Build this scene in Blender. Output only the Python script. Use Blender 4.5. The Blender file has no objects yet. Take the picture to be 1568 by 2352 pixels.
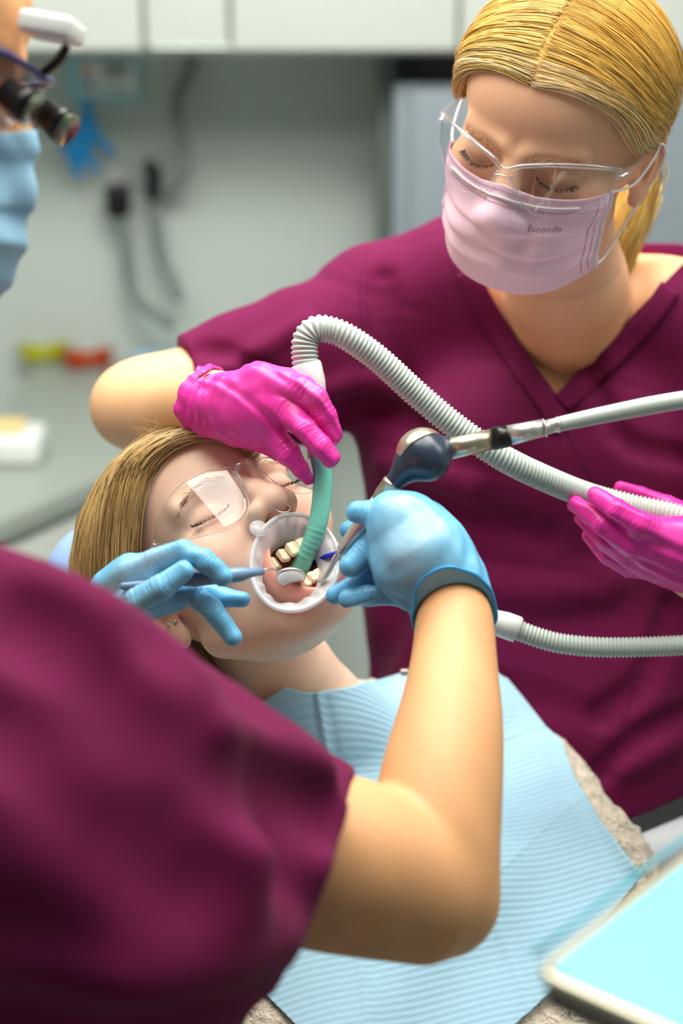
import bpy, bmesh, math, os, random
import numpy as np
from mathutils import Vector, Matrix

sc = bpy.context.scene
COL = sc.collection
f32 = np.float32
# ---------------------------------------------------------------- camera
FPX = 3920.0                                    # focal length in pixels of the 1568x2352 frame
CAM = np.array([0.0, 0.0, 1.6])
TH = math.radians(19.0)
RT = np.array([1.0, 0, 0]); UPV = np.array([0, math.sin(TH), math.cos(TH)]); FW = np.array([0, math.cos(TH), -math.sin(TH)])

def P(px, py, d):
    """world point seen at pixel (px, py) at distance d along the view axis"""
    return CAM + RT * ((px - 784) * d / FPX) + UPV * ((1176 - py) * d / FPX) + FW * d

cam_data = bpy.data.cameras.new('camera'); cam = bpy.data.objects.new('camera', cam_data); COL.objects.link(cam)
cam.location = CAM; cam.rotation_euler = (math.pi / 2 - TH, 0, 0)
cam_data.sensor_fit = 'VERTICAL'; cam_data.sensor_height = 36; cam_data.sensor_width = 24; cam_data.lens = 60
cam_data.clip_start = 0.05
cam_data.dof.use_dof = True; cam_data.dof.focus_distance = 1.27; cam_data.dof.aperture_fstop = 2.9
sc.camera = cam
sc.view_settings.view_transform = 'Standard'; sc.view_settings.look = 'None'
sc.view_settings.gamma = 1.0; sc.view_settings.use_curve_mapping = False
sc.view_settings.exposure = -0.1
sc.cycles.max_bounces = 8; sc.cycles.transparent_max_bounces = 16
sc.cycles.caustics_reflective = False; sc.cycles.caustics_refractive = False
sc.cycles.use_denoising = True

# ---------------------------------------------------------------- light
world = bpy.data.worlds.new('world'); sc.world = world; world.use_nodes = True
world.node_tree.nodes['Background'].inputs[0].default_value = (0.80, 0.90, 1.0, 1)
world.node_tree.nodes['Background'].inputs[1].default_value = 0.18

def area_light(name, loc, target, size, size_y, power, col):
    l = bpy.data.lights.new(name, 'AREA'); l.shape = 'RECTANGLE'; l.size = size; l.size_y = size_y; l.energy = power; l.color = col
    o = bpy.data.objects.new(name, l); COL.objects.link(o); o.location = loc
    o.rotation_euler = (Vector(target) - Vector(loc)).to_track_quat('-Z', 'Y').to_euler()
    return o
area_light('ceiling_lamp_light', (0.35, 1.55, 2.52), (0.3, 1.5, 0), 1.2, 0.6, 31, (1.0, 0.95, 0.88))
area_light('ceiling_lamp_light', (-0.95, 1.7, 2.52), (-0.95, 1.7, 0), 1.2, 0.6, 13, (1.0, 0.96, 0.90))
area_light('ceiling_lamp_light', (-0.2, 1.95, 2.52), (-0.2, 2.6, 0.6), 1.2, 0.6, 16, (0.95, 1.0, 0.97))
area_light('ceiling_lamp_light', (-0.20, 0.95, 2.52), (-0.2, 1.0, 1.1), 1.2, 0.6, 18, (1.0, 0.95, 0.88))
area_light('added_fill_strip', (-0.5, 3.15, 1.40), (-0.5, 3.25, 0.9), 2.2, 0.06, 1.6, (0.97, 1.0, 0.96))  # added fill that brightens the wall below the cupboards
area_light('ceiling_lamp_light', (1.6, 1.2, 2.52), (1.6, 1.2, 0), 1.2, 0.6, 14, (1.0, 0.96, 0.90))

# ---------------------------------------------------------------- object helpers
def tag(o, label=None, cat=None, group=None, kind=None):
    if label: o['label'] = label
    if cat: o['category'] = cat
    if group: o['group'] = group
    if kind: o['kind'] = kind
    return o

def empty(name, loc, label=None, cat=None, group=None):
    o = bpy.data.objects.new(name, None); COL.objects.link(o); o.location = Vector(loc); o.empty_display_size = 0.05
    return tag(o, label, cat, group)

def link(name, me, mat=None, parent=None, smooth=True):
    o = bpy.data.objects.new(name, me); COL.objects.link(o)
    if mat is not None and len(me.materials) == 0: me.materials.append(mat)
    if parent is not None:
        o.parent = parent
        if parent.type == 'EMPTY': o.matrix_parent_inverse = Matrix.Translation(-parent.location)
    if smooth and len(me.polygons): me.polygons.foreach_set('use_smooth', np.ones(len(me.polygons), dtype=bool))
    me.update()
    return o

def mesh_np(name, V, F, tint=None):
    """mesh from vertex array and face array (n,3) or (n,4) or list of faces"""
    me = bpy.data.meshes.new(name)
    V = np.asarray(V, dtype=f32)
    if isinstance(F, np.ndarray):
        n, k = F.shape
        me.vertices.add(len(V)); me.vertices.foreach_set('co', V.ravel())
        me.loops.add(n * k); me.loops.foreach_set('vertex_index', F.astype(np.int32).ravel())
        me.polygons.add(n); me.polygons.foreach_set('loop_start', np.arange(0, n * k, k, dtype=np.int32))
        me.update(calc_edges=True); me.validate()
    else:
        me.from_pydata([tuple(v) for v in V], [], F)
        bm = bmesh.new(); bm.from_mesh(me); bmesh.ops.recalc_face_normals(bm, faces=bm.faces[:]); bm.to_mesh(me); bm.free()
    if tint is not None:
        a = me.color_attributes.new('tint', 'FLOAT_COLOR', 'POINT')
        c = np.ones((len(V), 4), dtype=f32); c[:, :3] = tint
        a.data.foreach_set('color', c.ravel())
    return me

# ---------------------------------------------------------------- materials
def mat_new(name):
    m = bpy.data.materials.new(name); m.use_nodes = True; nt = m.node_tree
    return m, nt, nt.nodes['Principled BSDF']

def lin(r, g, b):
    f = lambda c: (c / 255) / 12.92 if c / 255 <= 0.04045 else ((c / 255 + 0.055) / 1.055) ** 2.4
    return (f(r), f(g), f(b), 1)

def pmat(name, col, rough=0.5, metal=0.0, spec=0.5, noise=None, bump=None, sss=0.0, sheen=0.0, coat=0.0, tint=False,
         trans=0.0, ior=1.45, alpha=1.0, emis=None, sssr=(0.012, 0.005, 0.003)):
    """noise=(scale, amount) colour mottling; bump=(scale, strength, distance)"""
    m, nt, b = mat_new(name); N = nt.nodes; L = nt.links
    b.inputs['Base Color'].default_value = col; b.inputs['Roughness'].default_value = rough
    b.inputs['Metallic'].default_value = metal; b.inputs['Specular IOR Level'].default_value = spec
    b.inputs['Subsurface Weight'].default_value = sss; b.inputs['Subsurface Radius'].default_value = sssr; b.inputs['Subsurface Scale'].default_value = 1.0
    b.inputs['Sheen Weight'].default_value = sheen; b.inputs['Coat Weight'].default_value = coat
    b.inputs['Transmission Weight'].default_value = trans; b.inputs['IOR'].default_value = ior; b.inputs['Alpha'].default_value = alpha
    if emis: b.inputs['Emission Color'].default_value = emis[0]; b.inputs['Emission Strength'].default_value = emis[1]
    cur = None
    tc = N.new('ShaderNodeTexCoord')
    if noise:
        n = N.new('ShaderNodeTexNoise'); n.inputs['Scale'].default_value = noise[0]; n.inputs['Detail'].default_value = 4
        L.new(tc.outputs['Object'], n.inputs['Vector'])
        mr = N.new('ShaderNodeMapRange'); mr.inputs['From Min'].default_value = 0.25; mr.inputs['From Max'].default_value = 0.75
        mr.inputs['To Min'].default_value = 1 - noise[1]; mr.inputs['To Max'].default_value = 1 + noise[1]
        L.new(n.outputs['Fac'], mr.inputs['Value'])
        mx = N.new('ShaderNodeVectorMath'); mx.operation = 'SCALE'; mx.inputs[0].default_value = col[:3]
        L.new(mr.outputs[0], mx.inputs['Scale']); cur = mx.outputs[0]
    if tint:
        at = N.new('ShaderNodeAttribute'); at.attribute_name = 'tint'
        mu = N.new('ShaderNodeVectorMath'); mu.operation = 'MULTIPLY'; L.new(at.outputs['Color'], mu.inputs[0])
        if cur: L.new(cur, mu.inputs[1])
        else: mu.inputs[1].default_value = col[:3]
        cur = mu.outputs[0]
    if cur: L.new(cur, b.inputs['Base Color'])
    if bump:
        n = N.new('ShaderNodeTexNoise'); n.inputs['Scale'].default_value = bump[0]; n.inputs['Detail'].default_value = 3
        L.new(tc.outputs['Object'], n.inputs['Vector'])
        bp = N.new('ShaderNodeBump'); bp.inputs['Strength'].default_value = bump[1]; bp.inputs['Distance'].default_value = bump[2]
        L.new(n.outputs['Fac'], bp.inputs['Height']); L.new(bp.outputs[0], b.inputs['Normal'])
    return m

def clear_mat(name, tintc=(1, 1, 1, 1), haze=0.0, rough=0.03, fres=1.5):
    """thin clear plastic: see-through with real reflections"""
    m, nt, b = mat_new(name); N = nt.nodes; L = nt.links; out = N['Material Output']; N.remove(b)
    t = N.new('ShaderNodeBsdfTransparent'); t.inputs[0].default_value = tintc
    g = N.new('ShaderNodeBsdfGlossy'); g.inputs['Roughness'].default_value = rough
    fr = N.new('ShaderNodeLayerWeight'); fr.inputs['Blend'].default_value = 0.5; ge = N.new('ShaderNodeNewGeometry')
    def mth(op, a, b):
        q = N.new('ShaderNodeMath'); q.operation = op
        for i, v in enumerate((a, b)):
            if isinstance(v, (int, float)): q.inputs[i].default_value = v
            else: L.new(v, q.inputs[i])
        return q.outputs[0]
    k = mth('ADD', mth('MULTIPLY', mth('POWER', fr.outputs['Facing'], 4.0), 0.6), ((fres - 1) / (fres + 1)) ** 2 * 1.6)
    k = mth('MULTIPLY', k, mth('SUBTRACT', 1.0, ge.outputs['Backfacing']))
    mx = N.new('ShaderNodeMixShader'); L.new(k, mx.inputs[0]); L.new(t.outputs[0], mx.inputs[1]); L.new(g.outputs[0], mx.inputs[2])
    last = mx
    if haze > 0:
        d = N.new('ShaderNodeBsdfDiffuse'); d.inputs[0].default_value = (0.9, 0.92, 0.93, 1)
        tr = N.new('ShaderNodeBsdfTranslucent'); tr.inputs[0].default_value = (0.9, 0.92, 0.93, 1)
        ad = N.new('ShaderNodeMixShader'); ad.inputs[0].default_value = 0.4; L.new(d.outputs[0], ad.inputs[1]); L.new(tr.outputs[0], ad.inputs[2])
        m2 = N.new('ShaderNodeMixShader'); m2.inputs[0].default_value = haze; L.new(mx.outputs[0], m2.inputs[1]); L.new(ad.outputs[0], m2.inputs[2]); last = m2
    L.new(last.outputs[0], out.inputs['Surface'])
    return m

# ---------------------------------------------------------------- signed distance modelling
def smin(a, b, k):
    if k <= 0: return np.minimum(a, b)
    h = np.clip(0.5 + 0.5 * (b - a) / k, 0, 1)
    return b + (a - b) * h - k * h * (1 - h)
def smax(a, b, k): return -smin(-a, -b, k)
def cap(p, a, b, ra, rb=None):
    if rb is None: rb = ra
    a = np.asarray(a, f32); ba = np.asarray(b, f32) - a; pa = p - a
    h = np.clip(pa @ ba / max(float(ba @ ba), 1e-12), 0, 1)
    d = pa - h[:, None] * ba
    return np.sqrt((d * d).sum(1)) - (ra + (rb - ra) * h)
def ell(p, c, r, R=None):
    q = p - np.asarray(c, f32)
    if R is not None: q = q @ np.asarray(R, f32)          # columns of R are the local axes
    r = np.asarray(r, f32)
    k0 = np.sqrt(((q / r) ** 2).sum(1)); k1 = np.sqrt(((q / (r * r)) ** 2).sum(1)) + 1e-9
    return k0 * (k0 - 1) / k1
def sph(p, c, r): 
    d = p - np.asarray(c, f32); return np.sqrt((d * d).sum(1)) - r
def rbox(p, c, h, rad, R=None):
    q = p - np.asarray(c, f32)
    if R is not None: q = q @ np.asarray(R, f32)
    q = np.abs(q) - (np.asarray(h, f32) - rad)
    m = np.maximum(q, 0)
    return np.sqrt((m * m).sum(1)) + np.minimum(q.max(1), 0) - rad
def chain(p, pts, k=0.0):
    """pts: list of (xyz, r)"""
    d = None
    for (a, ra), (b, rb) in zip(pts[:-1], pts[1:]):
        e = cap(p, a, b, ra, rb)
        d = e if d is None else smin(d, e, k)
    return d
def pc(*pts):
    """pixel chain: (px, py, depth, radius_px) -> [(xyz, r)]"""
    return [(P(x, y, d), r * d / FPX) for x, y, d, r in pts]
def wav(p, s, seed=0, n=4):
    """smooth cheap noise in about -1..1, p in metres, s = wavelength in metres"""
    rs = np.random.RandomState(seed); out = np.zeros(len(p), f32)
    for i in range(n):
        v = rs.normal(size=3); v = v / np.linalg.norm(v) * (2 * math.pi / s) * rs.uniform(0.7, 1.5)
        w = rs.normal(size=3); w = w / np.linalg.norm(w) * (2 * math.pi / s) * 0.6
        out += np.sin(p @ v.astype(f32) + 1.3 * np.sin(p @ w.astype(f32) + rs.uniform(0, 6)) + rs.uniform(0, 6))
    return out / n * 1.4
def crease(p, c, axis, wl, amp, sig):
    """stretch folds across a joint: ripples along axis, fading with distance from c"""
    c = np.asarray(c, f32); axis = np.asarray(axis, f32); axis = axis / np.linalg.norm(axis)
    q = p - c; t = q @ axis
    return amp * np.sin(t * 2 * math.pi / wl + 2.0 * wav(p, wl * 4, 5, 2)) * np.exp(-(q * q).sum(1) / (sig * sig))

def surf(fn, lo, hi, h, proj=2):
    lo = np.asarray(lo, float); hi = np.asarray(hi, float); B = 8
    nb = np.ceil((hi - lo) / (h * B)).astype(int) + 1; n = nb * B
    def ev(X):
        out = np.empty(len(X), f32)
        for i in range(0, len(X), 400000): out[i:i + 400000] = fn(X[i:i + 400000])
        return out
    bi = np.stack(np.meshgrid(*[np.arange(k) for k in nb], indexing='ij'), -1).reshape(-1, 3)
    cen = (lo + (bi * B + (B - 1) / 2) * h).astype(f32)
    dc = ev(cen)
    D = np.where(dc < 0, -1.0, 1.0).astype(f32).reshape(nb)
    D = np.repeat(np.repeat(np.repeat(D, B, 0), B, 1), B, 2)
    act = bi[np.abs(dc) < B * h * 0.87 * 1.5 + h]
    off = np.stack(np.meshgrid(*[np.arange(B)] * 3, indexing='ij'), -1).reshape(-1, 3)
    for i in range(0, len(act), 700):
        idx = (act[i:i + 700, None, :] * B + off[None]).reshape(-1, 3)
        D[idx[:, 0], idx[:, 1], idx[:, 2]] = ev((lo + idx * h).astype(f32))
    S = D < 0
    cnt = np.zeros(np.array(D.shape) - 1, np.int8)
    for a in (0, 1):
        for b in (0, 1):
            for c in (0, 1):
                cnt += S[a:a + cnt.shape[0], b:b + cnt.shape[1], c:c + cnt.shape[2]]
    ci = np.argwhere((cnt > 0) & (cnt < 8))
    vid = -np.ones(cnt.shape, np.int32); vid[ci[:, 0], ci[:, 1], ci[:, 2]] = np.arange(len(ci))
    acc = np.zeros((len(ci), 3)); num = np.zeros(len(ci))
    cor = [(a, b, c) for a in (0, 1) for b in (0, 1) for c in (0, 1)]
    for u in cor:
        for ax in range(3):
            if u[ax]: continue
            w = list(u); w[ax] = 1
            d0 = D[ci[:, 0] + u[0], ci[:, 1] + u[1], ci[:, 2] + u[2]]; d1 = D[ci[:, 0] + w[0], ci[:, 1] + w[1], ci[:, 2] + w[2]]
            m = (d0 < 0) != (d1 < 0); t = np.where(m, d0 / np.where(m, d0 - d1, 1), 0)
            pt = np.array(u, float)[None] + t[:, None] * np.eye(3)[ax][None]
            acc += pt * m[:, None]; num += m
    V = lo + (ci + acc / num[:, None]) * h
    quads = []
    for ax in range(3):
        o1, o2 = [(1, 2), (2, 0), (0, 1)][ax]
        sl0 = [slice(1, -1)] * 3; sl0[ax] = slice(0, -1)
        sl1 = [slice(1, -1)] * 3; sl1[ax] = slice(1, None)
        A = S[tuple(sl0)]; Bq = S[tuple(sl1)]
        e = np.argwhere(A != Bq)
        if not len(e): continue
        fl = A[e[:, 0], e[:, 1], e[:, 2]]
        e = e + 1; e[:, ax] -= 1
        def g(d1, d2):
            q = e.copy(); q[:, o1] -= d1; q[:, o2] -= d2
            return vid[q[:, 0], q[:, 1], q[:, 2]]
        q = np.stack([g(1, 1), g(0, 1), g(0, 0), g(1, 0)], 1)
        q[~fl] = q[~fl][:, ::-1]
        quads.append(q)
    F = np.concatenate(quads); F = F[(F >= 0).all(1)]
    V = V.astype(f32)
    eps = h * 0.5
    for _ in range(proj):
        d = ev(V); G = np.stack([ev(V + np.eye(3, dtype=f32)[i] * eps) - ev(V - np.eye(3, dtype=f32)[i] * eps) for i in range(3)], 1) / (2 * eps)
        g2 = (G * G).sum(1); g2 = np.maximum(g2, 0.25)
        st = (d / g2)[:, None] * G
        ln = np.sqrt((st * st).sum(1)); st *= np.minimum(1, h * 0.7 / np.maximum(ln, 1e-12))[:, None]
        V = V - st
    return V.astype(float), F

def organic(name, fn, lo, hi, h, mat, parent=None, M=None, tint=None, proj=2, sc_=1.0):
    """surface of fn as one mesh. M = (3x3, t) maps local to world after scaling by sc_"""
    V, F = surf(fn, lo, hi, h, proj)
    tn = tint(V) if tint else None
    if M is not None: V = (V * sc_) @ M[0].T + M[1]
    return link(name, mesh_np(name, V, F, tn), mat, parent)

def sch(pts, n=5):
    """resample a chain smoothly so limbs taper without bumps"""
    A = catmull(np.array([list(q) + [r] for q, r in pts]), n)
    return [(a[:3], float(a[3])) for a in A]
def bounds(pts, pad):
    A = np.array([q for q, r in pts]); rr = max(r for q, r in pts)
    return A.min(0) - rr - pad, A.max(0) + rr + pad

# ---------------------------------------------------------------- swept shapes
def catmull(pts, n):
    """smooth resample of an (m,k) array to n samples per span"""
    A = np.asarray(pts, float); A = np.vstack([2 * A[0] - A[1], A, 2 * A[-1] - A[-2]]); out = []
    for i in range(1, len(A) - 2):
        p0, p1, p2, p3 = A[i - 1:i + 3]
        t = np.linspace(0, 1, n, endpoint=False)[:, None]
        out.append(0.5 * (2 * p1 + (p2 - p0) * t + (2 * p0 - 5 * p1 + 4 * p2 - p3) * t ** 2 + (3 * p1 - p0 - 3 * p2 + p3) * t ** 3))
    out.append(A[-2][None]); return np.vstack(out)
def frames(C):
    T = np.gradient(C, axis=0); T /= np.linalg.norm(T, axis=1)[:, None] + 1e-12
    n = np.cross(T[0], [0.3, 0.2, 0.9]); n /= np.linalg.norm(n); Ns = [n]
    for i in range(1, len(C)):
        n = n - T[i] * (n @ T[i]); n /= np.linalg.norm(n) + 1e-12; Ns.append(n)
    Ns = np.array(Ns); return T, Ns, np.cross(T, Ns)
def tube_vf(C, r, seg=16, caps=True, ratio=1.0):
    C = np.asarray(C, float); r = np.broadcast_to(np.asarray(r, float), (len(C),)); T, N, Bn = frames(C)
    a = np.linspace(0, 2 * math.pi, seg, endpoint=False)
    V = C[:, None] + r[:, None, None] * (np.cos(a)[None, :, None] * N[:, None] + ratio * np.sin(a)[None, :, None] * Bn[:, None])
    V = V.reshape(-1, 3); F = []
    n = len(C)
    for i in range(n - 1):
        for j in range(seg):
            k = (j + 1) % seg; F.append((i * seg + j, i * seg + k, (i + 1) * seg + k, (i + 1) * seg + j))
    if caps: F.append(tuple(range(seg))[::-1]); F.append(tuple((n - 1) * seg + j for j in range(seg)))
    return V, F
def tube(name, C, r, mat, parent=None, seg=16, caps=True, ratio=1.0):
    V, F = tube_vf(C, r, seg, caps, ratio)
    return link(name, mesh_np(name, V, F), mat, parent)
def join_vf(parts):
    Vs, Fs, o = [], [], 0
    for V, F in parts:
        Vs.append(np.asarray(V)); Fs += [tuple(i + o for i in f) for f in F]; o += len(V)
    return np.vstack(Vs), Fs
def corrugated(C, r, pitch=0.0034, amp=0.09, seg=24):
    """resample the centre line evenly and ripple the radius"""
    C = np.asarray(C, float); s = np.concatenate([[0], np.cumsum(np.linalg.norm(np.diff(C[:, :3], axis=0), axis=1))])
    m = int(s[-1] / pitch * 6); t = np.linspace(0, s[-1], m)
    Q = np.stack([np.interp(t, s, C[:, i]) for i in range(3)], 1)
    rr = np.interp(t, s, np.broadcast_to(r, (len(C),)))
    w = np.cos(t / pitch * 2 * math.pi)
    return tube_vf(Q, rr * (1 + amp * np.sign(w) * np.abs(w) ** 0.6), seg)
def box_vf(c, h, R=None):
    V = np.array([(x, y, z) for x in (-1, 1) for y in (-1, 1) for z in (-1, 1)], float) * np.asarray(h)
    if R is not None: V = V @ np.asarray(R).T
    F = [(0, 1, 3, 2), (4, 6, 7, 5), (0, 4, 5, 1), (2, 3, 7, 6), (0, 2, 6, 4), (1, 5, 7, 3)]
    return V + np.asarray(c), F
def box(name, c, h, mat, parent=None, bev=0.0, R=None, seg=3):
    V, F = box_vf((0, 0, 0), h); me = mesh_np(name, V, F)
    if bev:
        bm = bmesh.new(); bm.from_mesh(me); bmesh.ops.bevel(bm, geom=bm.edges[:], offset=bev, segments=seg, affect='EDGES', profile=0.5); bm.to_mesh(me); bm.free()
    A = np.empty(len(me.vertices) * 3); me.vertices.foreach_get('co', A); A = A.reshape(-1, 3)
    if R is not None: A = A @ np.asarray(R).T
    A = A + np.asarray(c); me.vertices.foreach_set('co', A.astype(f32).ravel())
    o = link(name, me, mat, parent, smooth=False)
    if bev:
        sm = np.ones(len(me.polygons), dtype=bool); me.polygons.foreach_set('use_smooth', sm)
        try: 
            me.set_sharp_from_angle(angle=math.radians(35))
        except Exception: pass
    return o
def strands(name, paths, r, mat, parent=None, tint=None, taper=True):
    """paths (n,m,3) -> thin three-sided hairs in one mesh"""
    paths = np.asarray(paths, float); n, m, _ = paths.shape
    T = np.gradient(paths, axis=1); T /= np.linalg.norm(T, axis=2)[..., None] + 1e-12
    ref = np.array([0.37, 0.61, 0.70]); N1 = np.cross(T, ref); N1 /= np.linalg.norm(N1, axis=2)[..., None] + 1e-9; N2 = np.cross(T, N1)
    rr = np.broadcast_to(np.asarray(r, float).reshape(-1, 1), (n, m)).copy()
    if taper: rr = rr * np.interp(np.linspace(0, 1, m), [0, 0.1, 0.8, 1], [0.6, 1, 0.9, 0.15])[None]
    V = np.stack([paths + rr[..., None] * (math.cos(a) * N1 + math.sin(a) * N2) for a in (0, 2.094, 4.189)], 2).reshape(-1, 3)
    base = (np.arange(n)[:, None] * m + np.arange(m - 1)[None]).ravel() * 3
    F = np.concatenate([np.stack([base + j, base + (j + 1) % 3, base + 3 + (j + 1) % 3, base + 3 + j], 1) for j in range(3)])
    tn = None
    if tint is not None: tn = np.repeat(np.asarray(tint), m * 3, axis=0)
    return link(name, mesh_np(name, V, F, tn), mat, parent)
# ================================================================ MATERIALS
M_WALL = pmat('wall_paint', lin(188, 198, 192), 0.6, noise=(2.0, 0.03))
M_FLOOR = pmat('floor_vinyl', lin(150, 155, 152), 0.4, noise=(6.0, 0.05))
M_CAB = pmat('cabinet_lacquer', lin(206, 213, 206), 0.35)
M_CABD = pmat('grey_door', lin(140, 152, 160), 0.4)
M_COUNTER = pmat('counter_laminate', lin(148, 158, 150), 0.35, noise=(40, 0.04))
M_CABD2 = pmat('socket_plastic', lin(188, 196, 192), 0.4)
M_DARK = pmat('dark_plastic_and_gap_shade', lin(92, 102, 98), 0.6)  # dark plastic parts; on the gap strip it imitates shade
M_BLACK = pmat('black_plastic', lin(16, 16, 18), 0.35)
M_WHITE = pmat('white_plastic', lin(225, 230, 226), 0.3)
M_CABLE = pmat('grey_cable', lin(118, 128, 124), 0.45)
M_SCRUB = pmat('scrub_cloth', lin(100, 17, 63), 0.85, spec=0.15, sheen=0.03, noise=(9, 0.05), bump=(900, 0.25, 0.0006))
M_SCRUBT = pmat('scrub_thread', lin(92, 18, 62), 0.9, spec=0.2)
M_SKIN_A = pmat('assistant_skin', lin(236, 186, 150), 0.48, spec=0.35, noise=(28, 0.05), bump=(700, 0.12, 0.0004), sss=0.12, tint=True)
M_SKIN_P = pmat('patient_skin', lin(246, 209, 183), 0.45, spec=0.38, noise=(30, 0.04), bump=(750, 0.12, 0.0004), sss=0.15, tint=True)
M_SKIN_D = pmat('dentist_skin', lin(214, 160, 112), 0.5, spec=0.35, noise=(22, 0.05), bump=(600, 0.15, 0.0004), sss=0.1, tint=True)
def glove_mat(name, base, stretched):
    m = pmat(name, base, 0.36, spec=0.5, tint=True, bump=(320, 0.22, 0.0009), sss=0.08, sssr=(0.003, 0.003, 0.004))
    return m
M_GBLUE = glove_mat('blue_nitrile', lin(98, 174, 214), None)
M_GPINK = glove_mat('pink_nitrile', lin(228, 52, 160), None)
def hair_mat(name, col):
    m = pmat(name, col, 0.38, spec=0.55, tint=True)
    return m
M_HAIR_A = hair_mat('golden_blonde_hair', lin(228, 194, 112))
M_HAIR_P = hair_mat('dark_blonde_hair', lin(202, 172, 118))
M_LASH = pmat('lash_hair', lin(60, 42, 32), 0.6)
M_BROW = pmat('brow_hair', lin(158, 122, 88), 0.6)
M_BROWA = pmat('blonde_brow_hair', lin(190, 150, 108), 0.6)
M_CLEAR = clear_mat('clear_polycarbonate', (0.97, 0.97, 0.97, 1))
M_CLEARD = clear_mat('tinted_edge_plastic', (0.80, 0.78, 0.80, 1), haze=0.03)
M_CLEARE = clear_mat('clear_frame_plastic', (0.93, 0.93, 0.94, 1), haze=0.09, rough=0.07, fres=1.9)
M_STEEL = pmat('brushed_steel', lin(206, 202, 192), 0.3, metal=.75)
M_ALU = pmat('satin_aluminium', lin(205, 205, 198), 0.34, metal=0.85)
M_HOSE = pmat('grey_hose', lin(182, 194, 186), 0.42)
M_TEAL = pmat('teal_rubber', lin(118, 205, 184), 0.42, sss=0.1)
M_TEETH = pmat('tooth_enamel', lin(246, 234, 198), 0.22, spec=0.6)
M_GUM = pmat('wet_gum', lin(196, 92, 92), 0.25, spec=0.6, sss=0.1, noise=(60, 0.1))
M_MOUTH = pmat('mouth_lining', lin(96, 40, 34), 0.35, noise=(60, 0.15))
M_LIP = pmat('lip_skin', lin(222, 128, 132), 0.35, spec=0.5, sss=0.15, noise=(80, 0.08))
M_SILI = clear_mat('frosted_silicone', (0.96, 0.94, 0.95, 1), haze=0.50, rough=0.2)
M_SILIR = clear_mat('frosted_silicone_rim', (0.95, 0.95, 0.96, 1), haze=0.74, rough=0.2)

# ================================================================ ROOM
def struct(o): o['kind'] = 'structure'; return o
WY = 3.35                                       # back wall
struct(box('floor', (0.2, 1.2, -0.05), (2.6, 2.9, 0.05), M_FLOOR))
struct(box('wall_back', (0.2, WY + 0.05, 1.3), (2.6, 0.05, 1.3), M_WALL))
struct(box('wall_left', (-2.35, 1.2, 1.3), (0.05, 2.9, 1.3), M_WALL))
struct(box('wall_right', (2.75, 1.2, 1.3), (0.05, 2.9, 1.3), M_WALL))
struct(box('ceiling', (0.2, 1.2, 2.65), (2.6, 2.9, 0.05), pmat('ceiling_paint', lin(226, 230, 226), 0.7)))
for cx, cy, lb in ((0.35, 1.55, 'rectangular lamp panel in the ceiling right above the patient'), (-0.95, 1.7, 'rectangular lamp panel in the ceiling near the left wall'), (-0.2, 1.95, 'rectangular lamp panel in the ceiling before the wall cupboards'), (1.6, 1.2, 'rectangular lamp panel in the ceiling near the right wall'), (-0.20, 0.95, 'louvred rectangular lamp panel in the ceiling above the dentist')):
    t = empty('ceiling_light', (cx, cy, 2.6), lb, 'lamp', 'ceiling lamp panels')
    box('frame', (cx, cy, 2.585), (0.63, 0.33, 0.014), M_WHITE, t, 0.004)
    box('diffuser', (cx, cy, 2.566), (0.60, 0.30, 0.004), pmat('lamp_diffuser', (1, 1, 1, 1), 0.5, emis=((1, 0.98, 0.94, 1), 1.5)), t)
    if lb[0] == 'l':
        for k in range(5): box('louvre', (cx - .40 + k * .20, cy, 2.500), (.006, .30, .010), M_WHITE, t)
        for k in (-1, 1): box('louvre_rail', (cx, cy + k * .302, 2.530), (.60, .004, .040), M_WHITE, t)

def at_wall(px, py, off=0.0):
    """point on the back wall plane (off metres in front) seen at a pixel"""
    r = RT * ((px - 784) / FPX) + UPV * ((1176 - py) / FPX) + FW
    return CAM + r * ((WY - off - CAM[1]) / r[1])
def at_z(px, py, z):
    r = RT * ((px - 784) / FPX) + UPV * ((1176 - py) / FPX) + FW
    return CAM + r * ((z - CAM[2]) / r[2])

# wall cabinets
CZ = 0.773
zb = at_wall(400, 118, 0.34)[2]
xs = [-2.2, -1.62, -1.04, -0.46, at_wall(530, 100, 0.34)[0], 0.48]
xl, xr_ = at_wall(330, 105, 0.34)[0], at_wall(528, 105, 0.34)[0]
def wall_cabinet(x0, x1, dz, label):
    t = empty('wall_cabinet', ((x0 + x1) / 2, WY, zb + dz), label, 'cabinet', None)
    box('body', ((x0 + x1) / 2, WY - 0.155, zb + dz + 0.36), ((x1 - x0) / 2 - 0.001, 0.155, 0.36), M_CAB, t, 0.002)
    box('door', ((x0 + x1) / 2, WY - 0.325, zb + dz + 0.36), ((x1 - x0) / 2 - 0.004, 0.011, 0.358), M_CAB, t, 0.003)
    return t
wall_cabinet(-1.75, xl, 0, 'white wall cupboard above the poster and hanging blue glove, on the left')
wall_cabinet(xl, xr_, 0.007, 'white wall cupboard above the looping grey cable, slightly raised bottom edge')
wall_cabinet(xr_, 0.20, 0, 'white wall cupboard between the cable and the blonde assistant')
wall_cabinet(0.20, 1.0, 0.003, 'white wall cupboard behind the blonde assistant\'s head, on the right')
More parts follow.
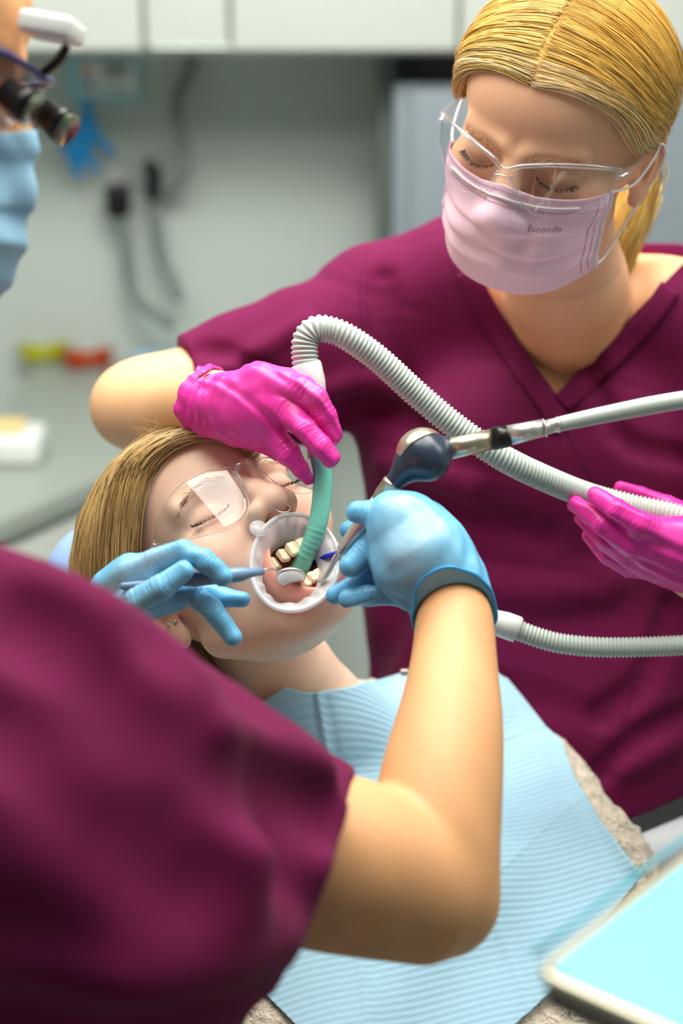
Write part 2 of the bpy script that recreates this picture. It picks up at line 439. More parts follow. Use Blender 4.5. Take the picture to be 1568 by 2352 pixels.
# tall grey unit on the right with a shadow gap, dark recess over it
g0 = at_wall(905, 300, 0.25)
tag(box('added_fill_strip', (-0.5, 3.15, zb - .006), (1.1, .03, .006), M_WHITE, None, .002), 'slim white fill strip added under the wall cupboards to brighten the wall', 'lamp')  # body for the added fill strip
t = empty('tall_cabinet', (g0[0] + 0.5, WY - 0.02, CZ), 'tall blue-grey cabinet standing behind the assistant, right of the dark gap', 'cabinet')
zt = at_wall(950, 195, 0.25)[2]
box('body', (g0[0] + 0.55, WY - 0.13, (zt + CZ) / 2), (0.55, 0.12, (zt - CZ) / 2), M_CABD, t, 0.006)
box('door', (g0[0] + 0.30, WY - 0.262, (zt + CZ) / 2), (0.27, 0.011, (zt - CZ) / 2 - .01), M_CABD, t, 0.004)
box('door', (g0[0] + 0.87, WY - 0.262, (zt + CZ) / 2), (0.27, 0.011, (zt - CZ) / 2 - .01), M_CABD, t, 0.004)
g1 = at_wall(887, 300, 0.2)
struct(box('gap_shade_strip_1', (g1[0], WY - 0.10, CZ + .5), (0.014, 0.10, 0.5), M_DARK))  # solid dark strip, the shade of the gap painted as a part
tag(box('vent_grille', (at_wall(985, 150, 0.02)[0], WY - 0.02, at_wall(985, 152, 0.02)[2]), (0.085, 0.02, 0.03), pmat('vent_grey', lin(140, 150, 146), .5)), 'dark grey vent box under the wall cupboard left of the assistant\'s hair', 'vent')

# counter run
CZ = 0.773
def slab(name, plan, z0, z1, mat, parent=None, bev=0.004):
    """vertical prism over a floor plan"""
    bm = bmesh.new(); vs = [bm.verts.new((x, y, z0)) for x, y in plan]; f = bm.faces.new(vs); r = bmesh.ops.extrude_face_region(bm, geom=[f])
    for v in [e for e in r['geom'] if isinstance(e, bmesh.types.BMVert)]: v.co.z = z1
    bmesh.ops.recalc_face_normals(bm, faces=bm.faces[:]); bmesh.ops.bevel(bm, geom=bm.edges[:], offset=bev, segments=2, affect='EDGES')
    me = bpy.data.meshes.new(name); bm.to_mesh(me); bm.free(); return link(name, me, mat, parent, smooth=False)
c0 = at_z(-260, 1317, CZ)[:2]; c1 = at_z(840, 836, CZ)[:2]          # slanting front edge of the worktop
dirn = (c1 - c0) / np.linalg.norm(c1 - c0); nrm_ = np.array([-dirn[1], dirn[0]])
tag(slab('worktop', [tuple(c0), tuple(c1), (1.15, c1[1] - 0.03), (1.15, WY), (c0[0], WY)], CZ - 0.035, CZ, M_COUNTER, None, 0.006), 'grey-green worktop with a slanting front edge along the back wall', 'worktop')
e0 = c0 + nrm_ * 0.03; e1 = c1 + nrm_ * 0.02
def cab(u0, u1, label, drawers):
    a_, b_ = e0 + (e1 - e0) * u0, e0 + (e1 - e0) * (u1 - .003)
    t = empty('base_cabinet', (a_[0] + .2, a_[1] + .3, 0), label, 'cabinet')
    slab('body', [tuple(a_), tuple(b_), (b_[0], WY - .01), (a_[0], WY - .01)], 0.08, CZ - 0.036, M_CAB, t, 0.003)
    mid = (a_ + b_) / 2; L_ = np.linalg.norm(b_ - a_); R = np.array([[dirn[0], -dirn[1], 0], [dirn[1], dirn[0], 0], [0, 0, 1]])
    if drawers:
        for k in range(3):
            q = mid - nrm_ * 0.010; dr = box('drawer', (q[0], q[1], 0.19 + k * .215), (L_ / 2 - .003, .010, .104), M_CAB, t, .004, R)
            q = mid - nrm_ * 0.034; box('handle', (q[0], q[1], 0.25 + k * .215), (.09, .007, .006), M_STEEL, dr, .002, R)
    else:
        q = mid - nrm_ * 0.010; dr = box('door', (q[0], q[1], 0.405), (L_ / 2 - .003, .010, .32), M_CAB, t, .004, R)
        q = mid - nrm_ * 0.034 + dirn * (L_ / 2 - .05); box('handle', (q[0], q[1], 0.62), (.006, .007, .07), M_STEEL, dr, .002, R)
cab(0, .34, 'white drawer unit under the left end of the slanting worktop', True)
cab(.34, .62, 'white cupboard under the worktop, next to the drawer unit', False)
cab(.62, .86, 'white cupboard under the worktop behind the patient\'s goggles', False)

# things on the wall
pa, pb = at_wall(150, 128, 0.008), at_wall(327, 236, 0.008)
pc_ = (pa + pb) / 2; hw, hh = (pb[0] - pa[0]) / 2, (pa[2] - pb[2]) / 2
t = empty('wall_poster', (pc_[0], WY, pc_[2]), 'teal-bordered notice with a red dot on the wall above the hanging blue glove', 'poster')
box('board', (pc_[0], WY - 0.006, pc_[2]), (hw, 0.006, hh), pmat('teal_border', lin(150, 204, 210), 0.5), t, 0.004)
box('sheet', (pc_[0] + hw * 0.13, WY - 0.0135, pc_[2] + hh * 0.05), (hw * 0.72, 0.0015, hh * 0.72), pmat('paper', lin(222, 228, 222), 0.6), t)
def mark(name, px, py, w, h, col):
    q = at_wall(px, py, 0.016); box(name, (q[0], WY - 0.016, q[2]), (w * 0.00086 / 2, 0.001, h * 0.00086 / 2), pmat(name + '_ink', col, 0.6), t)
q = at_wall(199, 160, 0.016)
V, F = tube_vf([(q[0], WY - 0.0152, q[2]), (q[0], WY - 0.0172, q[2])], 0.009, 20); link('red_dot', mesh_np('red_dot', V, F), pmat('red_ink', lin(208, 116, 104), 0.6), t)
mark('blue_symbol', 203, 193, 20, 18, lin(90, 140, 180))
for k, (w, y) in enumerate(((58, 148), (60, 157), (56, 166), (58, 176))): mark('text_line', 265, y, w, 5, lin(120, 132, 126))
mark('text_line', 262, 205, 70, 8, lin(150, 176, 190)); mark('text_line', 285, 222, 46, 6, lin(140, 180, 196))

def wall_pts(pp): return np.array([at_wall(x, y, o) for x, y, o in pp])
def plug(cx, cy, w, h, label, curved=False):
    q = at_wall(cx, cy, 0.04)
    t = empty('power_plug', q, label, 'plug')
    if curved:
        pts = [(P_, r) for P_, r in zip(wall_pts([(340, 378, .04), (352, 395, .05), (357, 415, .05), (350, 435, .05), (353, 468, .04)]), (0.011, 0.015, 0.016, 0.014, 0.008))]
        lo, hi = bounds(pts, .01); organic('body', lambda p: chain(p, pts, .006), lo, hi, .002, M_BLACK, t)
    else:
        box('body', q, (w, 0.028, h), M_BLACK, t, 0.008)
        box('cable_guard', q - np.array([0, 0, h + 0.012]), (w * 0.4, 0.012, 0.014), M_BLACK, t, 0.004)
    return t
q = at_wall(262, 405, 0.006); tag(box('wall_socket', q, (0.022, 0.006, 0.03), M_CABD2, None, 0.004), 'white wall socket above the square black plug', 'socket')
q = at_wall(335, 395, 0.006); tag(box('wall_socket', q, (0.022, 0.006, 0.03), M_CABD2, None, 0.004), 'white wall socket behind the curved black plug', 'socket')
plug(272, 460, 0.022, 0.030, 'square black power plug on the wall below the blue glove')
plug(352, 420, 0, 0, 'slim curved black power plug under the looping grey cable', True)
def cable(pp, r, label): tag(tube('power_cable', catmull(wall_pts(pp), 8), r, M_CABLE, None, 10), label, 'cable')
cable([(446, 112, .03), (435, 160, .03), (408, 220, .04), (405, 270, .05), (420, 330, .06), (422, 385, .07), (400, 425, .06), (372, 418, .05)], 0.0125, 'thick grey cable looping down from the wall cupboard to the slim black plug')
cable([(353, 470, .05), (362, 540, .05), (375, 600, .05), (400, 650, .06), (412, 690, .07)], 0.0115, 'grey cable hanging from the slim black plug to the counter')
cable([(274, 500, .05), (290, 560, .05), (298, 640, .05), (318, 690, .06), (355, 720, .08), (395, 748, .1)], 0.0115, 'light grey cable hanging from the square black plug in a curve')

# blue glove hanging from the dispenser under the poster
M_GHANG = pmat('deep_blue_nitrile', lin(24, 140, 206), 0.45)
gp = [((200, 240), (205, 285), 13, 12), ((200, 290), (178, 350), 26, 30), ((172, 340), (182, 402), 13, 8), ((160, 330), (176, 398), 12, 8), ((195, 350), (222, 392), 10, 8), ((210, 300), (256, 350), 12, 9), ((150, 325), (135, 335), 9, 5)]
gpts = [(at_wall(*a, .05), at_wall(*b, .05), ra * .00083, rb * .00083) for a, b, ra, rb in gp]
def f_(p):
    d = None
    for a, b, ra, rb in gpts:
        q = (p - a.astype(f32)) * f32([1, 2.2, 1]) + a.astype(f32); e = cap(q, a, b, ra, rb); d = e if d is None else smin(d, e, .005)
    return d * .6
A = np.array([g[0] for g in gpts] + [g[1] for g in gpts])
tag(organic('disposable_glove', f_, A.min(0) - .035, A.max(0) + .035, .002, M_GHANG), 'bright blue disposable glove hanging on the wall under the poster', 'glove')

# things on the counter
def on_counter(px, py): return at_z(px, py, CZ)
def specs(cx, cy, span, mat, label, rot):
    """pair of wrap safety goggles lying on the counter"""
    c = on_counter(cx, cy); t = empty('safety_goggles', c, label, 'goggles')
    a = np.linspace(-1, 1, 25); w = span / 2
    for sgn, nm in ((1, 'lens'), (-1, 'lens')):
        V = []; n = 13
        for i in range(n):
            s = i / (n - 1); x = sgn * (0.03 * w + s * 0.9 * w)
            y = -0.25 * w + 0.55 * w * (x / w) ** 2
            for z in (0.004, 0.034 * (1 - 0.35 * s ** 2) + 0.004): V.append((x, y, z))
            for z in (0.034 * (1 - 0.35 * s ** 2) + 0.004, 0.004): V.append((x, y + 0.004, z))
        V = np.array(V); F = []
        for i in range(n - 1):
            for j in range(4): F.append((i * 4 + j, i * 4 + (j + 1) % 4, (i + 1) * 4 + (j + 1) % 4, (i + 1) * 4 + j))
        F += [(0, 1, 2, 3), tuple((n - 1) * 4 + j for j in (3, 2, 1, 0))]
        cr, sr = math.cos(rot), math.sin(rot); R = np.array([[cr, -sr, 0], [sr, cr, 0], [0, 0, 1]])
        link(nm, mesh_np(nm, V @ R.T + c, F), mat, t)
        arm = np.array([(sgn * w * .93, .3 * w, .03), (sgn * w * 1.0, .7 * w, .03), (sgn * w * .9, 1.5 * w, .02), (sgn * w * .8, 1.8 * w, .006)]) @ R.T + c
        tube('temple_arm', catmull(arm, 6), 0.0035, mat, t, 8)
    br = np.array([(-.95 * w, .28 * w, .036), (-.5 * w, -.1 * w, .04), (0, -.25 * w, .036), (.5 * w, -.1 * w, .04), (.95 * w, .28 * w, .036)]) @ R.T + c
    tube('brow_bar', catmull(br, 6), 0.005, mat, t, 8)
specs(104, 836, 0.10, pmat('yellow_lens', lin(176, 178, 10), 0.3), 'yellow-green safety goggles lying on the counter by the wall', 0.25)
specs(206, 850, 0.10, pmat('orange_lens', lin(176, 62, 6), 0.3), 'orange safety goggles lying on the counter beside the yellow pair', 0.3)
c = on_counter(25, 1055)
t = empty('cotton_box', c, 'white box with a yellow top standing on the worktop at the left edge', 'box')
box('tray', c + [0, 0, 0.026], (0.055, 0.05, 0.026), M_WHITE, t, 0.012)
box('pad', c + [-0.012, 0.0, 0.057], (0.036, 0.035, 0.005), pmat('yellow_pad', lin(224, 200, 140), 0.6), t, 0.003)
c = on_counter(432, 800)
t = empty('soap_dispenser', c, 'pale green-white dispenser standing where the cables meet', 'dispenser')
box('body', c + [0, 0, .055], (.030, .026, .055), pmat('pale_bottle', lin(184, 190, 176), .4), t, .008); box('cap', c + [0, 0, .119], (.018, .018, .009), M_WHITE, t, .003)
c = on_counter(470, 800) + np.array([.004, .062, 0])
t = empty('pump_bottle', c, 'bottle with a pinkish red label standing beside the pale dispenser', 'bottle')
V, F = tube_vf([c, c + [0, 0, .08], c + [0, 0, .10], c + [0, 0, .135]], [.020, .020, .013, .013], 20); link('bottle', mesh_np('b', V, F), M_WHITE, t)
V, F = tube_vf([c + [0, 0, .125], c + [0, 0, .185]], .0165, 16); link('label', mesh_np('b', V, F), pmat('red_label', lin(196, 84, 100), .5), t)
V, F = tube_vf([c + [0, 0, .185], c + [0, 0, .20]], .008, 12); link('pump', mesh_np('b', V, F), M_DARK, t)
c = on_counter(392, 802); tag(box('power_brick', c + [-.03, 0, .014], (.035, .02, .014), M_DARK, None, .006), 'dark power brick lying on the counter where the grey cables end', 'power brick')
c = on_counter(375, 825); tag(box('wipes_pack', c + [-.005, -.04, .012], (.05, .03, .012), pmat('blue_pack', lin(150, 190, 214), .5), None, .006), 'pale blue packet lying on the counter behind the forearm', 'packet')
c = on_counter(610, 800)
t = empty('curing_device', c, 'dark grey device standing on the counter beside the assistant\'s sleeve', 'device')
box('body', c + [.03, 0, .09], (.065, .05, .09), pmat('dark_device', lin(100, 110, 108), .4), t, .012); box('base', c + [-.03, -.02, .030], (.06, .06, .030), pmat('device_base', lin(86, 96, 96), .4), t, .006)
box('display', c + [.03, -.0515, .13], (.04, .002, .03), pmat('device_panel', lin(140, 148, 144), .3), t)
c = on_counter(848, 790)
t = empty('waste_container', c, 'white lidded container with a green label on the counter behind the shoulder', 'container')
box('body', c + [0, 0, .145], (.078, .06, .145), pmat('container_white', lin(200, 212, 204), .4), t, .014)
box('lid', c + [.012, 0, .300], (.092, .07, .010), pmat('container_lid', lin(196, 210, 200), .4), t, .008)
V = np.array([(.024, -.0615, .288), (.088, -.0615, .288), (.076, -.0615, .245), (.036, -.0615, .245)]) ; V = np.vstack([V, V + [0, -.003, 0]]) + c
link('label', mesh_np('l', V, [(0, 1, 2, 3), (7, 6, 5, 4), (0, 4, 5, 1), (1, 5, 6, 2), (2, 6, 7, 3), (3, 7, 4, 0)]), pmat('green_label', lin(16, 164, 30), .4), t, False)
c = on_counter(735, 795); tag(box('carton', c + [-.012, .02, .13], (.030, .04, .13), pmat('carton_grey', lin(168, 174, 164), .6), None, .004), 'plain beige-grey carton standing left of the green-labelled container', 'carton')
# ================================================================ HEADS (local frame in mm: x = subject's right, y = forward, z = up)
def head_sdf(jaw=0.0, ear_rot=0.0, nz=0.0, mouth=None, slim=1.0, nose_up=0.0, ear=(True, True), neck=None, male=False):
    jy, jz = (-10.0 * jaw, -20.0 * jaw) if not isinstance(jaw, tuple) else jaw
    def f(p):
        q = p.copy(); ax = np.abs(q[:, 0]); s = np.stack([ax, q[:, 1], q[:, 2]], 1)
        d = ell(q, (0, -12, 38), (75, 95, 76))
        d = smin(d, ell(q, (0, 36, 42), (60, 49, 50)), 18)
        d = smin(d, ell(q, (0, 24, -28), (60 * slim, 58, 74)), 20)
        d = smin(d, ell(q, (0, -10, -16), (68.5, 56, 46)), 14)
        d = smin(d, cap(s, (54, 48, -22), (65, 4, -12), 9, 9), 12)
        jw = 49 * slim
        d = smin(d, cap(s, (jw, -2, -62 + jz * .25), (20, 58 + jy * .8, -98 + jz), 15, 14), 22)
        d = smin(d, ell(q, (0, 68 + jy, -102 + jz), (23, 19, 17)), 16)
        d = smin(d, ell(q, (0, 30 + jy * .6, -70 + jz * .7), (50 * slim, 44, 38)), 20)
        d = smin(d, ell(s, (40, 52, -26), (24, 25, 27)), 16)
        d = smin(d, cap(s, (10, 83, 15), (44, 66, 17), 7 if not male else 9), 12)
        d = smin(d, ell(q, (0, 64, -72 + jz * .3), (31, 29, 30)), 14)
        d = smax(d, -ell(s, (30, 93, 1), (19, 15, 12)), 11)
        d = smin(d, ell(s, (31, 63.5, -1), (16.5, 15.5, 14.0)), 3.5)
        # nose
        d = smin(d, ell(q, (0, 80, -22), (15, 16, 26)), 9)
        no = chain(q, [((0, 84, 8), 7.5), ((0, 94.5 + nose_up * .6, -14 + nz * .3), 8.0), ((0, 104 + nose_up, -33 + nz * .4), 10.8)], 6)
        d = smin(d, no, 8)
        d = smin(d, ell(s, (13.5, 92 + nose_up, -39.5 + nz), (7.8, 13, 9)), 8)
        d = smin(d, cap(q, (0, 98 + nose_up, -44 + nz), (0, 86, -50), 4.5, 4.5), 4)
        d = smax(d, -chain(s, [((7.5, 98 + nose_up, -49 + nz), 4.0), ((8.5, 89 + nose_up, -48 + nz), 4.8), ((5, 80, -36), 2)], 1), 2.0)
        # alar groove
        d = smax(d, -cap(s, (21, 84, -34), (20, 82, -46), 1.2), 4)
        if mouth is None:
            d = smin(d, chain(s, [((0, 91, -70), 4.2), ((9, 90, -69), 4.2), ((24, 79, -74), 2.0)], 3), 3.5)
            d = smin(d, chain(s, [((0, 91, -79), 5.0), ((10, 88, -79), 4.5), ((23, 79, -75.5), 2.0)], 3), 3.5)
            d = smax(d, -chain(s, [((0, 97, -74.2), 1.0), ((12, 94, -73.6), .9), ((25, 82, -75), .6)], 1), 1.2)
            d = smax(d, -ell(q, (0, 92, -90), (14, 7, 4)), 6)
        else:
            mc, mr = mouth
            q2 = ell(q, (mc[0], mc[1] - 14, mc[2]), (mr[0] + 7, 19, mr[2] + 8))
            d = smin(d, q2, 12)
            d = smax(d, -ell(q, mc, mr), 4)
        # closed lid line and crease
        d = smax(d, -chain(s, [((17, 79, -3), .5), ((24, 80, -6.6), .7), ((33, 79.5, -7.6), .8), ((43, 74, -5), .7), ((47, 70, -2.5), .4)], .5), 1.2)
        d = smax(d, -chain(s, [((19, 79.5, 4), .4), ((30, 80.5, 7.5), .8), ((41, 76, 6), .7), ((47, 70, 2), .4)], .5), 2.0)
        # ears
        for sg, on in ((1, ear[0]), (-1, ear[1])):
            if not on: continue
            e = q.copy(); e[:, 0] = e[:, 0] * sg
            # ear plane: tilted out
            o = np.array([71., -8., -14.], f32); an = math.radians(24); R = np.array([[math.cos(an), math.sin(an), 0], [-math.sin(an), math.cos(an), 0], [0, 0, 1]], f32)
            u = (e - o) @ R.T
            ce, se = math.cos(math.radians(ear_rot)), math.sin(math.radians(ear_rot)); u = (u - f32([0, 0, 5])) @ f32([[1, 0, 0], [0, ce, se], [0, -se, ce]]) + f32([0, 0, 5])
            disc = ell(u, (1, -10, 0), (3.2, 17, 31))
            rim = chain(u, [((0, 2, 8), 2.6), ((1, -2, 22), 3.0), ((2, -12, 30), 3.2), ((2, -23, 24), 3.2), ((2, -27, 8), 3.0), ((1.5, -22, -10), 2.8), ((1, -14, -22), 3.0)], 2)
            lobe = ell(u, (0, -9, -27), (4.2, 8.5, 9.5))
            anti = chain(u, [((2, -14, 17), 2.0), ((3, -17, 4), 2.4), ((2.5, -13, -12), 2.4), ((2, -6, -17), 2.0)], 2)
            tr = ell(u, (1, 2, -5), (3.5, 3.5, 6))
            ee = smin(smin(disc, rim, 2.5), lobe, 5)
            ee = smax(ee, -ell(u, (6.5, -6, -4), (6, 8.5, 11)), 3)
            ee = smax(ee, -chain(u, [((5, -8, 20), 1.6), ((5.5, -21, 18), 1.6), ((5.5, -22, 2), 1.4)], 1), 2)
            ee = smin(ee, anti, 2); ee = smin(ee, tr, 2.5)
            d = smin(d, ee, 3)
        if neck is not None: d = smin(d, chain(q, neck, 10), 18)
        return d
    return f

def frame(w, t):
    """columns x(right), y(fwd), z(up) in image axes (right, up, toward camera) -> world rotation, translation"""
    A = np.stack([RT, UPV, -FW], 1)
    return A @ np.array(w), CAM + A @ np.array(t)

def skin_tint(extra=None, strength=1.0):
    def f(V):
        x, y, z = np.abs(V[:, 0]), V[:, 1], V[:, 2]
        T = np.ones((len(V), 3))
        def add(cx, cy, cz, r, col, k):
            w = np.exp(-(((x - cx) ** 2 + (y - cy) ** 2 + (z - cz) ** 2) / (r * r)))[:, None] * k * strength
            T[:] = T * (1 - w) + T * np.array(col) * w
        add(42, 70, -30, 22, (1.0, .80, .78), .55)
        add(0, 106, -36, 15, (1.0, .84, .82), .5)
        add(31, 78, -2, 15, (.96, .80, .78), .45)
        add(72, -12, -10, 30, (1.0, .72, .66), .7)
        add(0, 70, -108, 22, (1.0, .88, .86), .4)
        if extra: extra(V, T)
        return T
    return f

def hair_tints(n, rs, dark=(.72, .66, .55), light=(1.18, 1.15, 1.05)):
    u = rs.rand(n, 1) ** 1.0
    return np.array(dark) * (1 - u) + np.array(light) * u

def brow(parent, M, mat, side, rs, arch, n=170, r=.35, ln=9):
    """arch: list of local points along the brow from nose outwards"""
    C = catmull(arch, 12); out = []
    for i in range(n):
        u = rs.rand(); a = C[int(u * (len(C) - 1))] + rs.normal(size=3) * [0.8, .3, 1.6 * (1 - .5 * u)]
        d = np.array([side * (0.35 + .8 * u), -0.25 - .3 * u, .75 - 1.1 * u]) + rs.normal(size=3) * .15; d /= np.linalg.norm(d)
        L_ = ln * rs.uniform(.6, 1.1); nrm = np.array([side * .25 * u, 1, .15])
        out.append([a + d * L_ * t + nrm * (1.0 + 1.2 * t - 1.6 * t * t) for t in np.linspace(0, 1, 5)])
    W = (np.array(out) * .001) @ M[0].T + M[1]
    return strands('eyebrow', W, r * .001, mat, parent)
def lashes(parent, M, mat, side, rs, n=70, r=.32, ln=8.5, droop=.55):
    C = catmull([(side * 18, 79.5, -3.5), (side * 24, 80.5, -6.8), (side * 33, 80, -8), (side * 43, 75, -5.5), (side * 47.5, 71, -3)], 12); out = []
    for i in range(n):
        u = rs.rand(); a = C[int(u * (len(C) - 1))]
        d = np.array([side * (-.25 + 1.0 * u), .75 - .2 * u, -droop]) + rs.normal(size=3) * .12; d /= np.linalg.norm(d)
        L_ = ln * rs.uniform(.6, 1.1) * (.6 + .6 * u)
        out.append([a + d * L_ * t + np.array([0, 0, 1]) * 3.0 * t * t for t in np.linspace(0, 1, 5)])
    W = (np.array(out) * .001) @ M[0].T + M[1]
    return strands('eyelashes', W, r * .001, mat, parent)

# ================================================================ PATIENT
MP = frame([[-0.7878, 0.2045, -0.581], [-0.3605, 0.6118, 0.7041], [0.4994, 0.7641, -0.4082]], [-0.0897, -0.0351, -1.3604])
def to_loc(W, M): return (np.asarray(W) - M[1]) @ M[0] * 1000
def to_w(L_, M): return (np.asarray(L_, float) * .001) @ M[0].T + M[1]
def ray_plane(px, py, M, y):
    """local point where the view ray of a pixel meets the plane y = const of a head frame"""
    o = to_loc(CAM, M); d = to_loc(P(px, py, 1), M) - o
    return o + d * ((y - o[1]) / d[1])
def world_sdf(fn, M, s=.001):
    A = M[0].astype(f32); b = M[1].astype(f32)
    return lambda p: fn(((p - b) @ A) / f32(s)) * s
def hit(fn, px, py, d0=0.9, off=0.0, steps=70, dmax=3.0):
    """distance along the view axis where the rays of pixels first meet fn"""
    px = np.atleast_1d(np.asarray(px, float)); py = np.atleast_1d(np.asarray(py, float))
    r = RT[None] * ((px - 784) / FPX)[:, None] + UPV[None] * ((1176 - py) / FPX)[:, None] + FW[None]
    ln = np.linalg.norm(r, axis=1); d = np.full(len(px), d0)
    for _ in range(steps):
        v = fn((CAM + r * d[:, None]).astype(f32)) - off
        d = np.minimum(d + v * .8 / ln, dmax)
    return d
def PV(px, py, d):
    px = np.asarray(px, float); py = np.asarray(py, float); d = np.asarray(d, float)
    return CAM + RT * ((px - 784) * d / FPX)[:, None] + UPV * ((1176 - py) * d / FPX)[:, None] + FW * d[:, None]
def on_surf(fn, pp, off=0.0, d0=0.9, dmax=3.0):
    pp = np.asarray(pp, float); return PV(pp[:, 0], pp[:, 1], hit(fn, pp[:, 0], pp[:, 1], d0, off, dmax=dmax))
def grad(fn, X, e=.0008):
    X = np.asarray(X, f32); G = np.stack([fn(X + np.eye(3, dtype=f32)[i] * f32(e)) - fn(X - np.eye(3, dtype=f32)[i] * f32(e)) for i in range(3)], 1)
    return G / (np.linalg.norm(G, axis=1)[:, None] + 1e-9)
def push_out(fn, X, off, it=3):
    """move points that are closer than off outward to off"""
    X = np.array(X, float)
    for _ in range(it):
        d = fn(X.astype(f32)); m = d < off
        if not m.any(): break
        X[m] += grad(fn, X[m]) * (off - d[m])[:, None]
    return X
def guide_strands(guides, n, m, rs, jit=.0015, fn=None, off=.001, wave=.0012, a0m=.06):
    """guides: (g,k,3) curves ordered side by side; strands interpolate between neighbours"""
    G = np.array([catmull(g, 8) for g in guides]); t0 = np.linspace(0, 1, G.shape[1]); tt = np.linspace(0, 1, m)
    G = np.stack([[np.interp(tt, t0, g[:, i]) for i in range(3)] for g in G]).transpose(0, 2, 1)
    out = []
    for i in range(n):
        u = rs.rand() * (len(G) - 1.001); j = min(int(u), len(G) - 2); w = u - j
        u2 = np.clip(u + rs.normal() * .12, 0, len(G) - 1.001); j2 = int(u2); w2 = u2 - j2; s = tt[:, None]
        c = (G[j] * (1 - w) + G[j + 1] * w) * (1 - s) + (G[j2] * (1 - w2) + G[j2 + 1] * w2) * s
        a0 = rs.rand() * a0m; c = np.stack([np.interp(a0 + tt * (1 - a0 - rs.rand() * .1), tt, c[:, k]) for k in range(3)], 1)
        c = c + rs.normal(size=3) * jit + np.sin(tt * rs.uniform(2, 7) + rs.uniform(0, 6))[:, None] * rs.normal(size=3) * wave
        out.append(c)
    out = np.array(out)
    if fn is not None:
        sh = out.shape; out = push_out(fn, out.reshape(-1, 3), off).reshape(sh)
    return out

patient = empty('person', to_w((0, 0, 0), MP), 'reclining blonde patient, eyes closed and mouth held open, blue bib over cream fleece', 'person')
mcen = (0, 97, -77); mrad = (26, 38, 28)
neck_w = [(P(545, 1440, 1.415), .046), (P(640, 1560, 1.44), .048), (P(730, 1720, 1.48), .07)]
neck_l = [(to_loc(a, MP), r * 1000) for a, r in neck_w]
fP = head_sdf(jaw=(-10.0, -1.0), mouth=(mcen, mrad), neck=neck_l, slim=.96, ear_rot=-14, nose_up=3.5, nz=8.5)
def lipt(V, T):
    e = ((V[:, 0] - mcen[0]) / (mrad[0] + 8)) ** 2 + ((V[:, 2] - mcen[2]) / (mrad[2] + 8)) ** 2
    w = np.clip((1.2 - e) / .3, 0, 1) * (V[:, 1] > 55)
    T[:] = T * (1 - w[:, None]) + np.array([.97, .62, .64]) * w[:, None]
    ins = (((V[:, 0] - mcen[0]) / (mrad[0] + .5)) ** 2 + ((V[:, 2] - mcen[2]) / (mrad[2] + .5)) ** 2 < 1.0) & (V[:, 1] > 40) & (V[:, 1] < 88)
    T[ins] = np.array([.36, .13, .11])
organic('body', fP, (-95, -125, -330), (95, 125, 125), 1.2, M_SKIN_P, patient, MP, skin_tint(lipt), sc_=.001)
fPw = world_sdf(fP, MP)
rs = np.random.RandomState(3)
brow(patient, MP, M_BROW, 1, rs, [(12, 91, 12), (24, 89, 17), (38, 80, 18), (50, 66, 12)], 120, .22, 7)
brow(patient, MP, M_BROW, -1, rs, [(-12, 91, 12), (-24, 89, 17), (-38, 80, 18), (-50, 66, 12)], 120, .22, 7)
lashes(patient, MP, M_LASH, 1, rs, 150, .17, 7.5); lashes(patient, MP, M_LASH, -1, rs, 120, .17, 7.5)
# teeth
def tooth(x, y, z, w, h, ang, up):
    c = f32([x, y, z]); ca, sa = math.cos(ang), math.sin(ang)
    R = np.array([[ca, sa, 0], [-sa, ca, 0], [0, 0, 1]]).T
    def f(p):
        q = (p - c) @ R.astype(f32); s = q.copy(); k = (q[:, 2] / h) * (1 if up else -1)       # k>0 toward the root
        s[:, 0] = q[:, 0] * (1 + .16 * k); s[:, 1] = q[:, 1] * (1 - .28 * k)
        return rbox(s, (0, 0, 0), (w / 2, 2.9, h / 2), 2.0) * .8
    return organic('tooth', f, c - 9, c + 9, .45, M_TEETH, patient, MP, sc_=.001)
for x, w, h in ((4.3, 9.2, 11.5), (12.2, 8.0, 10.6), (18.8, 8.2, 10.8), (23.6, 7.6, 9.4), (-4.3, 9.2, 11.5), (-12.2, 8.0, 10.6), (-18.8, 8.2, 10), (26.6, 7.4, 8.6)):
    an = -math.copysign(min(abs(x) / 26, 1.3) * .95, x); yy = 91 - x * x / 34
    tooth(x, yy + 1, -66.5 + (11.5 - h) / 2, w, h, -an, True)
for x, w, h in ((2.8, 6.2, 9.5), (-2.8, 6.2, 9.5), (8.4, 6.6, 9.5), (-8.4, 6.6, 9.5), (-14.2, 7.2, 10), (14.2, 7.2, 10), (-19, 7.4, 8.5)):
    an = -math.copysign(min(abs(x) / 24, 1.3) * .9, x); yy = 84 - x * x / 20
    tooth(x, yy + 2, -91.5, w, h, -an, False)
# tongue
organic('tongue', lambda p: smin(ell(p, (0, 52, -91), (17, 26, 10)), ell(p, (0, 68, -94), (13, 14, 8)), 6), (-24, 20, -106), (24, 90, -76), 1.0, M_GUM, patient, MP, sc_=.001)
# studs and nose ring
def torus_pts(c, r, ax1, ax2, n=20, a0=0, a1=2 * math.pi):
    a = np.linspace(a0, a1, n); return np.asarray(c) + r * (np.cos(a)[:, None] * np.asarray(ax1) + np.sin(a)[:, None] * np.asarray(ax2))
for px, py in ((388, 1436), (404, 1428), (424, 1425)):
    q = on_surf(fPw, [(px, py)])[0]; n = grad(fPw, [q])[0]; n = n / np.linalg.norm(n)
    V, F = tube_vf(np.array([q - n * .001, q + n * .0012, q + n * .0022]), [.0018, .0020, .0011], 10); link('ear_stud', mesh_np('s', V, F), M_STEEL, patient)
tube('nose_ring', to_w(torus_pts((0, 110, -42), 5.2, (1, 0, 0), (0, .35, -.94), 24), MP), .0006, M_STEEL, patient, 8)

